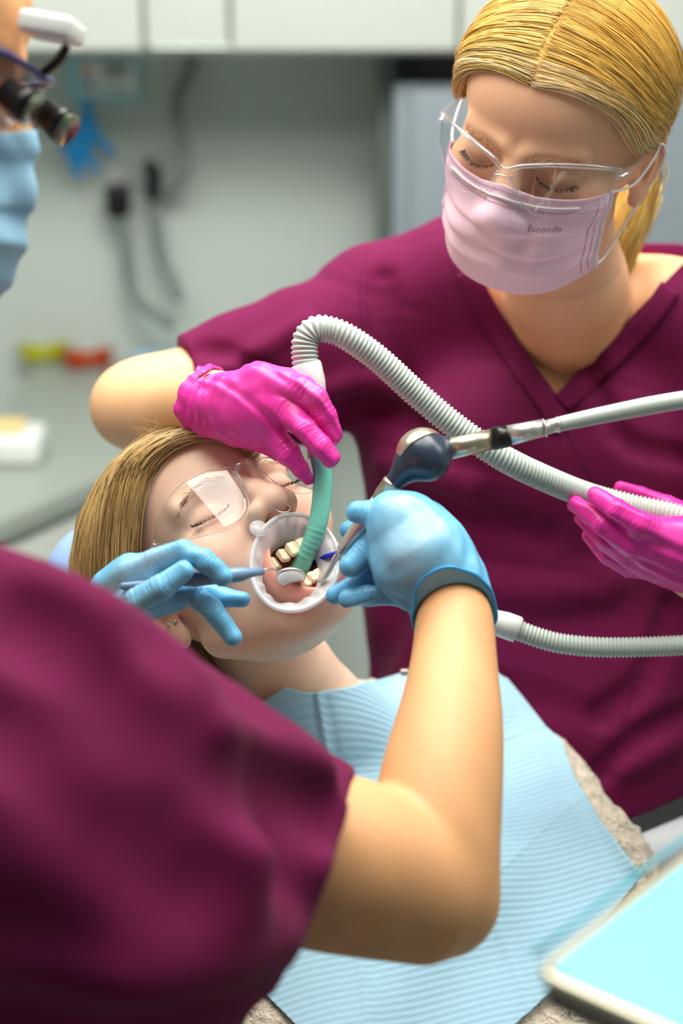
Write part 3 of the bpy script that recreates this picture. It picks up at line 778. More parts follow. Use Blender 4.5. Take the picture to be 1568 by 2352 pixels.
# patient's hair
cap_n = f32([0, -.62, .785])
def hair_cap(M, off, hl=(0, 80, 62), back=-22, tilt=None):
    n1 = cap_n if tilt is None else f32(tilt)
    def f(p):
        d = ell(p, (0, -12, 38), (75 + off, 95 + off, 76 + off))
        d = smin(d, ell(p, (0, 36, 42), (60 + off * .8, 49 + off * .8, 50 + off * .8)), 18)
        a = -((p - f32(hl)) @ n1); b = p[:, 1] - back
        g = smin(a, smax(b, -70 - p[:, 2], 8), 12)
        d = smin(d, ell(p, (0, -60, -5), (50 + off, 40 + off, 42)), 18)
        return smax(d, g, 5)
    return f
capP = hair_cap(MP, 4.0, hl=(0, 76, 70), back=-40)
def sd(px, py, off=.004):          # a point just off the patient's skin at a pixel
    return on_surf(fPw, [(px, py)], off)[0]
hg = []
g0 = [sd(585, 1046, .002), sd(545, 1017, .003), sd(470, 1003, .006), sd(400, 1020, .007), sd(345, 1068, .008), sd(322, 1130, .009), sd(314, 1210, .010), sd(312, 1310, .012), P(322, 1400, 1.29)]
hg.append(g0)
hg.append([sd(592, 1046, .004), sd(540, 1008, .006), sd(460, 992, .009), sd(375, 1018, .012), sd(312, 1075, .014), sd(288, 1150, .016), P(280, 1240, 1.300), P(276, 1330, 1.298), P(286, 1430, 1.30)])
hg.append([P(596, 1044, 1.39), P(535, 1000, 1.375), P(440, 982, 1.355), P(345, 1018, 1.345), P(272, 1090, 1.335), P(240, 1175, 1.325), P(228, 1260, 1.322), P(226, 1340, 1.325), P(240, 1450, 1.33)])
hg.append([P(598, 1045, 1.40), P(530, 997, 1.395), P(425, 980, 1.38), P(325, 1030, 1.375), P(245, 1110, 1.37), P(205, 1195, 1.36), P(182, 1290, 1.355), P(180, 1370, 1.36), P(195, 1470, 1.36)])
hg.append([P(600, 1052, 1.42), P(525, 1003, 1.42), P(415, 985, 1.41), P(315, 1050, 1.41), P(235, 1130, 1.41), P(190, 1210, 1.405), P(167, 1300, 1.40), P(168, 1380, 1.40), P(190, 1470, 1.40)])
hg = np.array(hg)
S1 = guide_strands(hg, 3300, 18, rs, .0014, fPw, .002, .0014)
n_ = len(S1)
# wisps on top of the head
wp = []
for i in range(170):
    u = rs.rand(); a = P(340 + 190 * u, 1012 - 22 * math.sin(u * 3.1), 1.36 + rs.uniform(-.02, .03)); L_ = rs.uniform(.006, .022)
    d = -RT * rs.uniform(-.2, 1) + UPV * rs.uniform(.2, 1.1) + FW * rs.normal() * .3
    d2 = RT * rs.normal() * .5
    wp.append([a + (d * t + d2 * t * t) * L_ for t in np.linspace(0, 1, 18)])
# under-hair behind the ear and neck, shade put into its tint
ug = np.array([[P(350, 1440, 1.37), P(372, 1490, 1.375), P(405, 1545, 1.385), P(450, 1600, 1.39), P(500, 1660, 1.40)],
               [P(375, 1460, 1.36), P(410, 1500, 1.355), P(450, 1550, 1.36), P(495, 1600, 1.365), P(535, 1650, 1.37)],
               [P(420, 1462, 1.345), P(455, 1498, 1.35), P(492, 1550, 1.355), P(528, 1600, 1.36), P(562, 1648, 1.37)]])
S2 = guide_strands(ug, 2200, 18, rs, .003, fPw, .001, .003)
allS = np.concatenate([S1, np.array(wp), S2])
tn = hair_tints(len(allS), rs, (.50, .46, .40), (1.30, 1.26, 1.15)); tn[n_ + len(wp):] *= .5  # under-hair tint halved to imitate the shadow below the ear
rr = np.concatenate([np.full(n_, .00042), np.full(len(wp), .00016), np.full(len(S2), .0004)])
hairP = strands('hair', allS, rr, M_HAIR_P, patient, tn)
capPw = world_sdf(capP, MP)
hv = [[(P(500, 1040, 1.42), .016), (P(400, 1040, 1.41), .020), (P(315, 1110, 1.395), .025), (P(262, 1220, 1.375), .029), (P(242, 1330, 1.365), .025), (P(255, 1440, 1.365), .022)],
      [(P(350, 1440, 1.40), .018), (P(430, 1530, 1.425), .020), (P(520, 1625, 1.445), .020)]]
def fh(p):
    d = capPw(p)
    for c in hv: d = smin(d, chain(p, c, .01), .012)
    return smax(d, -(fPw(p) - .0012), .002)
lo, hi = bounds(hv[0] + hv[1] + [(to_w((0, 0, 40), MP), .11)], .01)
organic('hair_mass', fh, lo, hi, .0025, pmat('hair_under', lin(150, 116, 66), .6, spec=.3, noise=(60, .25)), hairP)

# ================================================================ safety goggles (local head frame)
def goggles(name, M, label, outline, yfun, mats, arm_end, nose=None, bar_r=1.5, edge_r=.9, thick=1.8):
    t = empty(name, to_w((0, 95, 0), M), label, 'goggles')
    mlens, mframe = mats
    O = catmull(outline, 6)[:-1]
    for sg in (1, -1):
        c = O.mean(0); K = 9; n = len(O); V = []
        for off in (0, thick):
            for k in range(1, K + 1):
                q = c + (O - c) * (k / K)
                V.append(np.stack([sg * q[:, 0], yfun(q[:, 0], q[:, 1]) + off, q[:, 1]], 1))
            V.append(np.array([[sg * c[0], yfun(c[0], c[1]) + off, c[1]]]))
        V = np.vstack(V); L_ = K * n + 1; F = []
        for s_ in (0, 1):
            b = s_ * L_; 
            for k in range(K - 1):
                for j in range(n):
                    j2 = (j + 1) % n; q = (b + k * n + j, b + k * n + j2, b + (k + 1) * n + j2, b + (k + 1) * n + j)
                    F.append(q if s_ else q[::-1])
            for j in range(n):
                q = (b + L_ - 1, b + (j + 1) % n, b + j); F.append(q[::-1] if s_ else q)
        e = (K - 1) * n
        for j in range(n): F.append((e + j, e + (j + 1) % n, L_ + e + (j + 1) % n, L_ + e + j))
        ln = link('lens', mesh_np('lens', to_w(V, M), F), mlens, t)
        ed = np.stack([sg * O[:, 0], yfun(O[:, 0], O[:, 1]) + thick / 2, O[:, 1]], 1); ed = np.vstack([ed, ed[:2]])
        tube('rim', to_w(ed, M), edge_r * .001, mframe, ln, 8, False)
        arm = [(sg * O[:, 0].max(), float(yfun(O[:, 0].max(), 6)) + 1, 6)] + [(sg * a[0], a[1], a[2]) for a in arm_end]
        C = to_w(catmull(arm, 10), M); r = np.interp(np.linspace(0, 1, len(C)), [0, .12, .3, 1], [3.6, 4.6, 2.4, 1.6]) * .001
        tube('temple_arm', C, r, mframe, t, 12, True, .55)
    return t

lensout = [(9, 14), (24, 21), (44, 23), (60, 21), (71, 14), (70, 2), (58, -18), (42, -31), (26, -31), (16, -22), (11, -5)]
yP = lambda x, z: 102 - .25 * np.maximum(0, np.abs(x) - 8) - 34 * (np.maximum(0, np.abs(x) - 40) / 32.) ** 2 - (np.asarray(z) * .06)
gP = goggles('safety_goggles', MP, 'clear wrap-around safety goggles on the reclining patient\'s face', lensout, yP, (M_CLEAR, M_CLEARE), [(77, 30, 6), (80, 0, 4), (80, -25, -6)], edge_r=.45)
tube('bridge', to_w(catmull([(-10, 102, 6), (-5, 106, 10), (0, 107, 11), (5, 106, 10), (10, 102, 6)], 6), MP), .0026, M_CLEARE, gP, 12, True, .6)
for sg in (1, -1): tube('nose_pad', to_w(catmull([(sg * 8, 103, 8), (sg * 9, 101, -4), (sg * 12, 97, -13), (sg * 15, 96, -17)], 6), MP), .0014, M_CLEARE, gP, 10, True)

# ================================================================ cheek retractor
rt = empty('cheek_retractor', to_w((0, 105, -77), MP), 'translucent white oval silicone lip retractor holding the patient\'s mouth open', 'retractor')
rp = [(690, 1181), (735, 1196), (768, 1235), (778, 1285), (768, 1335), (742, 1370), (700, 1386), (655, 1378), (615, 1350), (590, 1310), (583, 1265), (597, 1222), (625, 1195), (655, 1183)]
ro = np.array([ray_plane(x, y, MP, 106) for x, y in rp + rp[:1]])
ro = catmull(ro, 8); ro[:, 1] -= (ro[:, 0] / 40) ** 2 * 10
W = to_w(ro, MP)
tube('outer_ring', W, .0017, M_SILIR, rt, 10, False, 1.0)
nC = len(ro) - 1; c = ro[:-1].mean(0); rows = []
K = 14
for k in range(K + 1):
    u = k / K; sc1 = 1 - .36 * u; q = c + (ro[:-1] - c) * [sc1, 1, sc1]
    q[:, 1] = ro[:-1, 1] * (1 - u) + (93 - (q[:, 0] / 30) ** 2 * 8) * u + 3.5 * np.sin(u * 3.14) - 6 * max(0, u - .85) / .15
    a = np.linspace(0, 2 * math.pi, nC, endpoint=False); q[:, 1] += np.sin(a * 15 + 2 * np.sin(a * 3)) * 2.2 * math.sin(u * 3.0) * u * 1.3
    rows.append(q)
rows += [r - [0, 1.0, 0] for r in rows[::-1]]
V = np.vstack(rows); F = []
for k in range(len(rows)):
    k2 = (k + 1) % len(rows)
    for j in range(nC): F.append((k * nC + j, k * nC + (j + 1) % nC, k2 * nC + (j + 1) % nC, k2 * nC + j))
link('membrane', mesh_np('m', to_w(V, MP), F), M_SILI, rt)
q = np.array([ray_plane(x, y, MP, 104) for x, y in ((612, 1206), (598, 1198), (584, 1207), (582, 1222), (594, 1236))])
V, F = tube_vf(to_w([q.mean(0) - [0, .8, 0], q.mean(0) + [0, .8, 0]], MP), .0068, 24); link('pull_tab', mesh_np('t', V, F), M_SILI, rt)
# ================================================================ ASSISTANT
MA = frame([[-0.8852, -0.453, 0.106], [0.3542, -0.5084, 0.7849], [-0.3017, 0.7323, 0.6105]], [0.1719, 0.3085, -1.3806])
MA = (MA[0], MA[1])
assistant = empty('person', to_w((0, 0, 0), MA), 'blonde assistant in a plum scrub top, pink mask and pink gloves, leaning over the patient', 'person')
neckA = [(P(1275, 520, 1.455), .050), (P(1300, 640, 1.505), .050), (P(1310, 760, 1.58), .058)]
neckA_l = [(to_loc(a, MA), r * 1000) for a, r in neckA]
fA = head_sdf(jaw=(0, 7), neck=neckA_l, slim=.95)
fAh = world_sdf(fA, MA)
# torso, arms
torsoA = [[(P(870, 690, 1.61), .046), (P(1080, 660, 1.60), .058), (P(1300, 690, 1.60), .060), (P(1530, 740, 1.58), .060), (P(1660, 790, 1.56), .055)],
          ]
def fAt(p):
    d = None
    for c in torsoA: d = chain(p, c, .03)
    ax = np.stack([RT, UPV * .92 + FW * .38, np.cross(RT, UPV * .92 + FW * .38)], 1)
    ax[:, 1] /= np.linalg.norm(ax[:, 1]); ax[:, 2] /= np.linalg.norm(ax[:, 2])
    d = smin(d, ell(p, P(1275, 960, 1.63), (.180, .16, .098), ax), .05)
    d = smin(d, ell(p, P(1270, 1320, 1.66), (.178, .22, .105), ax), .05)
    d = smin(d, ell(p, P(1300, 1700, 1.66), (.185, .18, .115), ax), .05)
    d = smin(d, sph(p, P(1130, 1010, 1.565), .050), .05); d = smin(d, sph(p, P(1400, 1030, 1.56), .050), .05)
    return d
def fAbody(p): return smin(smin(smax(fAt(p) + .007, (p - P(1300, 1700, 1.6).astype(f32)) @ (-UPV).astype(f32), .01), fAh(p), .0), chain(p, [(P(1300, 660, 1.525), .048), (P(1320, 800, 1.625), .07)], .02), .02)
armA = sch(pc((860, 720, 1.60, 105), (640, 830, 1.58, 92), (440, 890, 1.555, 84), (330, 918, 1.54, 84), (300, 935, 1.525, 78), (330, 945, 1.49, 84), (400, 945, 1.41, 82), (460, 930, 1.34, 66), (520, 925, 1.30, 60)), 4)
armA2 = sch(pc((1660, 830, 1.56, 100), (1740, 1150, 1.52, 90), (1730, 1330, 1.48, 82), (1650, 1330, 1.40, 72), (1570, 1290, 1.335, 60)), 3)
def fAall(p):
    d = fAbody(p)
    d = smin(d, chain(p, armA, .012), .012)
    return smin(d, chain(p, armA2, .012), .012)
def fAskin(p):                                   # only the skin, hidden trunk left slightly inside the shirt
    return fAall(p)
def tintA(V):
    L_ = to_loc(V, MA); T = skin_tint()(L_)
    far = np.linalg.norm(L_, axis=1) > 170
    T[far] = 1; w = np.clip((np.linalg.norm(L_, axis=1) - 130) / 80, 0, 1)[:, None]
    T = T * (1 - w) + w * np.array([1.0, .95, .78]); return T
# head piece at fine resolution, the rest coarser but in the same mesh
def two_res(name, fn, split_c, split_r, lo, hi, h1, h2, mat, parent, tint):
    """one mesh whose part inside a sphere is meshed finely; both parts overlap in a hidden ring"""
    f1 = lambda p: smax(fn(p), sph(p, split_c, split_r), .0)
    f2 = lambda p: smax(fn(p), -sph(p, split_c, split_r - h2 * 2.5), .0)
    V1, F1 = surf(f1, split_c - split_r - .004, split_c + split_r + .004, h1); V2, F2 = surf(f2, lo, hi, h2)
    V = np.vstack([V1, V2]); F = np.vstack([F1, F2 + len(V1)])
    return link(name, mesh_np(name, V, F, tint(V) if tint else None), mat, parent)
V1c = to_w((0, 0, 0), MA)
two_res('body', fAskin, V1c, .150, P(200, 2100, 1.62) - [0, .25, .1], P(1800, 500, 1.62) + [.05, .12, .1], .0014, .0035, M_SKIN_A, assistant, tintA)
rs = np.random.RandomState(11)
brow(assistant, MA, M_BROWA, 1, rs, [(12, 91, 12), (24, 89, 16), (38, 80, 17), (50, 66, 11)], 60, .28, 6)
brow(assistant, MA, M_BROWA, -1, rs, [(-12, 91, 12), (-24, 89, 16), (-38, 80, 17), (-50, 66, 11)], 60, .28, 6)
lashes(assistant, MA, M_LASH, 1, rs, 140, .18, 7, .8); lashes(assistant, MA, M_LASH, -1, rs, 140, .18, 7, .8)

# scrub top
def plane3(a, b, c_in):
    """plane through the lines of sight of two pixels; positive on the c_in side"""
    u = P(a[0], a[1], 1) - CAM; v = P(b[0], b[1], 1) - CAM; n = np.cross(u, v); n /= np.linalg.norm(n)
    if (P(c_in[0], c_in[1], 1) - CAM) @ n < 0: n = -n
    return n
nL = plane3((1103, 640), (1270, 912), (1300, 640)); nR = plane3((1270, 912), (1507, 668), (1300, 640))
sleeveA = [(P(880, 735, 1.61), .058), (P(720, 800, 1.59), .056), (P(560, 850, 1.575), .047), (P(400, 885, 1.555), .043)]
sleeveA2 = [(P(1660, 830, 1.56), .058), (P(1740, 1150, 1.53), .055)]
hem_n = (P(400, 890, 1.555) - P(560, 850, 1.575)); hem_n /= np.linalg.norm(hem_n)
hem_p = P(436, 838, 1.535)
SEAM = {}
def folds(p, amp, s1, seed, dirs, an=.72):
    """soft cloth folds running along a direction"""
    d = np.asarray(dirs, f32); d = d / np.linalg.norm(d)
    q = p - (p @ d)[:, None] * d * an
    w = wav(q, s1, seed, 3); return amp * w
def fShirtA_base(p):
    d = fAt(p) - .008
    d = smin(d, chain(p, [(P(1310, 1760, 1.66), .12), (P(1330, 2050, 1.68), .125)], .05), .06)
    lower = chain(p, sleeveA, .02)
    lower = smin(lower, chain(p, [(P(830, 830, 1.60), .050), (P(690, 925, 1.585), .036), (P(600, 945, 1.575), .03)], .02), .03)
    lower = smax(lower, (p - hem_p.astype(f32)) @ hem_n.astype(f32), .004)
    d = smin(d, lower, .035)
    d = smin(d, chain(p, sleeveA2, .02), .03)
    d = d + folds(p, .0042, .15, 4, RT * .5 + UPV) + .0034 * np.maximum(0, wav(p - (p @ (RT - UPV * .5).astype(f32))[:, None] * (RT - UPV * .5).astype(f32) * .6, .07, 9, 3) - .35)
    return d
def fShirtA_raw(p):
    d = fShirtA_base(p)
    for pts, r, sg in CREASES_A: d = d + sg * 1.5 * np.exp(-(np.maximum(chain(p, pts, .005), 0) / (r * .85)) ** 2)
    return d
def cr(sg, r, *pp): return ([(x, y) for x, y, d in pp], r, sg)
CREASES_A = [cr(.009, .014, (760, 960, 1.53), (850, 930, 1.52), (960, 980, 1.51)), cr(-.006, .012, (740, 900, 1.53), (860, 880, 1.52), (1000, 950, 1.51)),
             cr(.006, .010, (470, 800, 1.53), (560, 830, 1.52), (680, 900, 1.52)), cr(-.005, .010, (480, 860, 1.53), (600, 800, 1.52), (700, 740, 1.53)),
             cr(.008, .014, (900, 1120, 1.53), (1050, 1180, 1.51), (1250, 1230, 1.51)), cr(-.006, .013, (880, 1060, 1.53), (1080, 1120, 1.51)),
             cr(-.008, .02, (1000, 1320, 1.53), (1200, 1360, 1.52), (1400, 1340, 1.53)), cr(.008, .02, (860, 1300, 1.55), (900, 1420, 1.55), (850, 1540, 1.56)),
             cr(.009, .012, (1540, 1400, 1.53), (1480, 1560, 1.53), (1380, 1640, 1.54)), cr(.007, .010, (1568, 1640, 1.54), (1460, 1700, 1.54), (1360, 1790, 1.55)),
             cr(-.006, .012, (1568, 1700, 1.54), (1440, 1770, 1.54)), cr(.006, .010, (1330, 780, 1.55), (1420, 1000, 1.53), (1560, 1050, 1.53)),
             cr(.006, .012, (880, 640, 1.56), (900, 780, 1.55), (940, 900, 1.54))]
def settle(base, C, d0, dmax):
    """bring fold lines onto the cloth"""
    out = []
    for pp, r, sg in C:
        q = catmull(np.array(pp, float), 4); d = np.minimum(hit(base, q[:, 0], q[:, 1], d0), dmax)
        out.append(([(P(x, y, z), .0003) for (x, y), z in zip(q, d)], r, sg))
    return out
CREASES_A = settle(fShirtA_base, CREASES_A, 1.2, 1.7)
hemB = P(1450, 1862, 1.55)
def fShirtA(p):
    d = fShirtA_raw(p); q = (p - CAM.astype(f32))
    v = smin(q @ nL.astype(f32), q @ nR.astype(f32), .002)
    dep = q @ FW.astype(f32)
    v = np.minimum(v, 1.600 - dep)
    v = smax(v, -(sph(p, P(1320, 640, 1.56), .078)), .004) if False else v
    d = smax(d, v, .002)
    d = smax(d, -(chain(p, [(P(1290, 500, 1.48), .052), (P(1300, 590, 1.52), .056)], .01)), .004)
    hn = (-UPV + RT * .34); hn /= np.linalg.norm(hn)
    return smax(d, (p - hemB.astype(f32)) @ hn.astype(f32), .004)
shirtA = organic('scrub_top', fShirtA, P(380, 2050, 1.62) - [.02, .25, .1], P(1800, 500, 1.62) + [.05, .14, .08], .0032, M_SCRUB, assistant)
# neckline bands and seams, lying on the cloth
def ribbon(name, fn, pp, w, lift, mat, parent, thick=.0012, n=8):
    """cloth band of width w (px) along pixel polyline pp on surface fn"""
    C = catmull(np.array(pp, float), n); T = np.gradient(C, axis=0); T /= np.linalg.norm(T, axis=1)[:, None]; N_ = np.stack([-T[:, 1], T[:, 0]], 1)
    K = 5; rows = []
    for k in range(K): 
        q = C + N_ * (w * (k / (K - 1) - .5)); rows.append(on_surf(fn, q, lift, 1.2, 1.66))
    G = np.array(rows); B = G + FW * (thick * 2.5); m = len(C)
    V = np.vstack([G.reshape(-1, 3), B.reshape(-1, 3)]); F = []
    for k in range(K - 1):
        for j in range(m - 1):
            F.append((k * m + j, k * m + j + 1, (k + 1) * m + j + 1, (k + 1) * m + j)); o = K * m
            F.append((o + k * m + j, o + (k + 1) * m + j, o + (k + 1) * m + j + 1, o + k * m + j + 1))
    o = K * m
    for j in range(m - 1): F.append((j, o + j, o + j + 1, j + 1)); F.append(((K - 1) * m + j, (K - 1) * m + j + 1, o + (K - 1) * m + j + 1, o + (K - 1) * m + j))
    for k in range(K - 1): F.append((k * m, (k + 1) * m, o + (k + 1) * m, o + k * m)); F.append((k * m + m - 1, o + k * m + m - 1, o + (k + 1) * m + m - 1, (k + 1) * m + m - 1))
    return link(name, mesh_np(name, V, F), mat, parent)
ribbon('neckline_band', fShirtA_raw, [(1070, 620), (1115, 710), (1170, 800), (1220, 870), (1262, 930), (1290, 985)], 52, .0024, M_SCRUB, shirtA)
ribbon('neckline_band', fShirtA_raw, [(1540, 660), (1490, 730), (1410, 815), (1330, 890), (1290, 925)], 50, .0036, M_SCRUB, shirtA)
def seam(fn, pp, parent, r=.0007, mat=None):
    return tube('seam', on_surf(fn, catmull(np.array(pp, float), 8), .0002, 1.2, 1.66), r, mat or M_SCRUBT, parent, 6)
seam(fShirtA, [(832, 600), (826, 680), (832, 760), (815, 850), (800, 930)], shirtA)
seam(fShirtA, [(845, 598), (840, 680), (846, 760), (830, 850)], shirtA, .0005)
seam(fShirtA, [(1300, 990), (1330, 1050), (1375, 1120), (1390, 1160)], shirtA, .0006)
seam(fShirtA, [(1020, 585), (1090, 700), (1140, 790), (1200, 880), (1250, 950)], shirtA, .0005)
seam(fShirtA, [(428, 802), (440, 835), (446, 862)], shirtA, .0005)
seam(fShirtA, [(1500, 1390), (1450, 1600), (1380, 1780)], shirtA, .0006)
# back collar
tubeC = catmull([P(1438, 640, 1.585), P(1470, 628, 1.60), P(1520, 634, 1.61), P(1562, 662, 1.59), P(1590, 720, 1.56)], 8)
tube('collar', tubeC, .010, M_SCRUB, shirtA, 14, True, .45)

# white trousers below the hem
M_TROU = pmat('white_trousers', lin(206, 208, 210), .8, spec=.2)
tl = [[(P(1330, 1650, 1.66), .13), (P(1330, 2000, 1.70), .13)], [(P(1210, 2000, 1.70), .085), (P(1200, 3000, 2.0), .06), (np.array([.22, 1.75, .06]), .05)], [(P(1480, 2000, 1.70), .085), (P(1470, 3000, 2.0), .06), (np.array([.42, 1.75, .06]), .05)]]
def fTr(p):
    d = None
    for c in tl: e = chain(p, c, .02); d = e if d is None else smin(d, e, .04)
    return smax(d, p[:, 2] * -1 + .01, .004)
organic('trousers', fTr, (-.05, 1.45, -.01), (.70, 1.95, .95), .006, M_TROU, assistant)

# ---- hair: centre parting, swept to both sides into a low ponytail
rs = np.random.RandomState(21)
capA = hair_cap(MA, 3.2, hl=(0, 74, 71), back=-30)
def fcapA(p):
    d = capA(p)
    return smax(d, -ell(p, (-76, -8, -14), (14, 20, 30)), 4)
hairA_under = organic('hair_mass', fcapA, (-90, -125, -90), (90, 100, 135), 1.6, pmat('blonde_under', lin(196, 156, 78), .6, spec=.3, noise=(60, .2)), assistant, MA, sc_=.001)
def ellp(x, y, z, off):           # push a local point radially onto the skull ellipsoid grown by off
    q = np.array([x, y + 12, z - 38], float); r = np.array([75, 95, 76]) + off; k = 1 / np.sqrt(((q / r) ** 2).sum(-1)); return q * k + [0, -12, 38]
def capline(pts, off):
    """smooth curve through skull directions, kept off the scalp"""
    C = catmull(np.array(pts, float), 6); return np.array([ellp(*c, o) for c, o in zip(C, np.interp(np.linspace(0, 1, len(C)), np.linspace(0, 1, len(off)), off))])
tail = (-6, -104, -34)
def hair_side(sg, n):
    G = []
    # from the forehead hairline backwards along the parting
    starts = [(1, 82, 69), (1, 75, 80), (2, 62, 92), (2, 40, 106), (1, 10, 113), (0, -30, 112), (0, -70, 92)]
    mids1 = [(30, 76, 70), (36, 68, 76), (44, 54, 82), (50, 34, 86), (52, 5, 92), (50, -30, 90), (40, -72, 80)]
    mids2 = [(62, 54, 52), (69, 44, 56), (74, 32, 54), (74, 14, 58), (74, -12, 60), (70, -42, 60), (52, -84, 50)]
    mids3 = [(80, 20, 14), (82, 6, 22), (82, -8, 28), (80, -26, 30), (74, -48, 30), (62, -72, 28), (44, -98, 20)]
    mids4 = [(76, -22, 6), (74, -32, 4), (70, -46, 4), (64, -62, 2), (54, -80, 0), (44, -92, -4), (30, -102, -8)]
    ends = [(30, -90, -26), (28, -94, -28), (24, -98, -28), (20, -100, -30), (16, -102, -30), (12, -104, -30), (8, -104, -32)]
    for a, b, c, d, e, g in zip(starts, mids1, mids2, mids3, mids4, ends):
        pts = [(sg * q[0], q[1], q[2]) for q in (a, b, c, d, e, g)]
        G.append(capline(pts, [6, 8.5, 10, 10, 9, 9, 8]))
    return guide_strands(np.array(G), n, 22, rs, .8, None, 0, .9, .012)
S = np.concatenate([hair_side(1, 4200), hair_side(-1, 6000)])
S += rs.normal(size=(len(S), 1, 3)) * .8
lay = rs.uniform(-3.0, 3.0, size=(len(S), 1)); dirv = S - np.array([0, -12, 38]); S = S + dirv / np.linalg.norm(dirv, axis=2)[..., None] * (lay * 1.0)[..., None] * np.linspace(.2, 1, S.shape[1])[None, :, None]
S = to_w(S, MA)
nS = len(S)
# ponytail and loose wisps
tg = np.array([[P(1470, 400, 1.50), P(1455, 450, 1.50), P(1425, 520, 1.495), P(1400, 580, 1.50), P(1390, 640, 1.51)],
               [P(1490, 420, 1.52), P(1475, 480, 1.52), P(1450, 550, 1.515), P(1425, 610, 1.52), P(1415, 650, 1.53)],
               [P(1500, 440, 1.55), P(1478, 500, 1.54), P(1455, 560, 1.54), P(1440, 600, 1.55), P(1430, 650, 1.55)]])
S3 = guide_strands(tg, 900, 22, rs, .0035, None, 0, .002)
wg = []
for base in ([(1500, 350, 1.42), (1518, 390, 1.41), (1500, 450, 1.41), (1490, 520, 1.43), (1450, 565, 1.44)], [(1470, 370, 1.40), (1515, 400, 1.40), (1492, 480, 1.41), (1478, 540, 1.42), (1470, 560, 1.43)], [(1440, 355, 1.39), (1500, 372, 1.39), (1520, 400, 1.40), (1505, 430, 1.41), (1495, 470, 1.41)]):
    for i in range(9):
        c = catmull([P(*b) for b in base], 6); tt = np.linspace(0, 1, 22); c = np.stack([np.interp(tt, np.linspace(0, 1, len(c)), c[:, k]) for k in range(3)], 1); wg.append(c + rs.normal(size=3) * .0015 + np.sin(tt * 5)[:, None] * rs.normal(size=3) * .002)
al = np.concatenate([S, S3, np.array(wg)])
tn = hair_tints(len(al), rs, (.66, .60, .48), (1.30, 1.28, 1.15))
# lighter bleached strands at the front hairline
fr_ = np.zeros(len(al), bool); L0 = to_loc(al[:nS, 6], MA); fr_[:nS] = (L0[:, 1] > 60) & (rs.rand(nS) < .6); tn[fr_] = np.array([1.1, 1.25, 2.3]) * rs.uniform(.85, 1.1, size=(fr_.sum(), 1))
hairA = strands('hair', al, np.concatenate([np.full(nS, .00038), np.full(len(S3), .0005), np.full(len(wg), .00022)]), M_HAIR_A, assistant, tn)
pt = [(P(1462, 430, 1.52), .020), (P(1430, 520, 1.52), .017), (P(1405, 600, 1.53), .014), (P(1400, 640, 1.535), .010)]
lo, hi = bounds(pt, .01); organic('ponytail', lambda p: chain(p, pt, .01), lo, hi, .002, bpy.data.materials['blonde_under'], hairA)

# ---- goggles
lensA = [(8, 12), (20, 16), (40, 17), (58, 16), (72, 12), (74, 2), (68, -12), (54, -22), (38, -25), (24, -22), (14, -12), (9, 0)]
yA = lambda x, z: 103 - (np.asarray(x) / 74.) ** 2.4 * 44 - (np.asarray(z) * .05)
gA = goggles('safety_goggles', MA, 'clear safety goggles worn by the blonde assistant above the pink mask', lensA, yA, (M_CLEAR, M_CLEARE), [(79, 40, 8), (80, 15, 8), (80, -10, 10), (79, -30, 4)], edge_r=.6)
barl = [(-76, float(yA(76, 14)) + 2, 12), (-60, float(yA(60, 18)) + 2.5, 18), (-35, float(yA(35, 18)) + 2.5, 19), (-14, 106, 15), (0, 108, 9), (14, 106, 15), (35, float(yA(35, 18)) + 2.5, 19), (60, float(yA(60, 18)) + 2.5, 18), (76, float(yA(76, 14)) + 2, 12)]
tube('brow_bar', to_w(catmull(barl, 8), MA), .0026, M_CLEARE, gA, 12, True, .8)
for sg in (1, -1):
    tube('nose_pad', to_w(catmull([(sg * 5, 107, 5), (sg * 8, 105, -4), (sg * 12, 101, -14), (sg * 17, 99, -24)], 6), MA), .0017, M_CLEARE, gA, 10, True)
tube('bridge', to_w(catmull([(-7, 107, 1), (0, 109, 3), (7, 107, 1)], 6), MA), .0022, M_CLEARE, gA, 10, True)

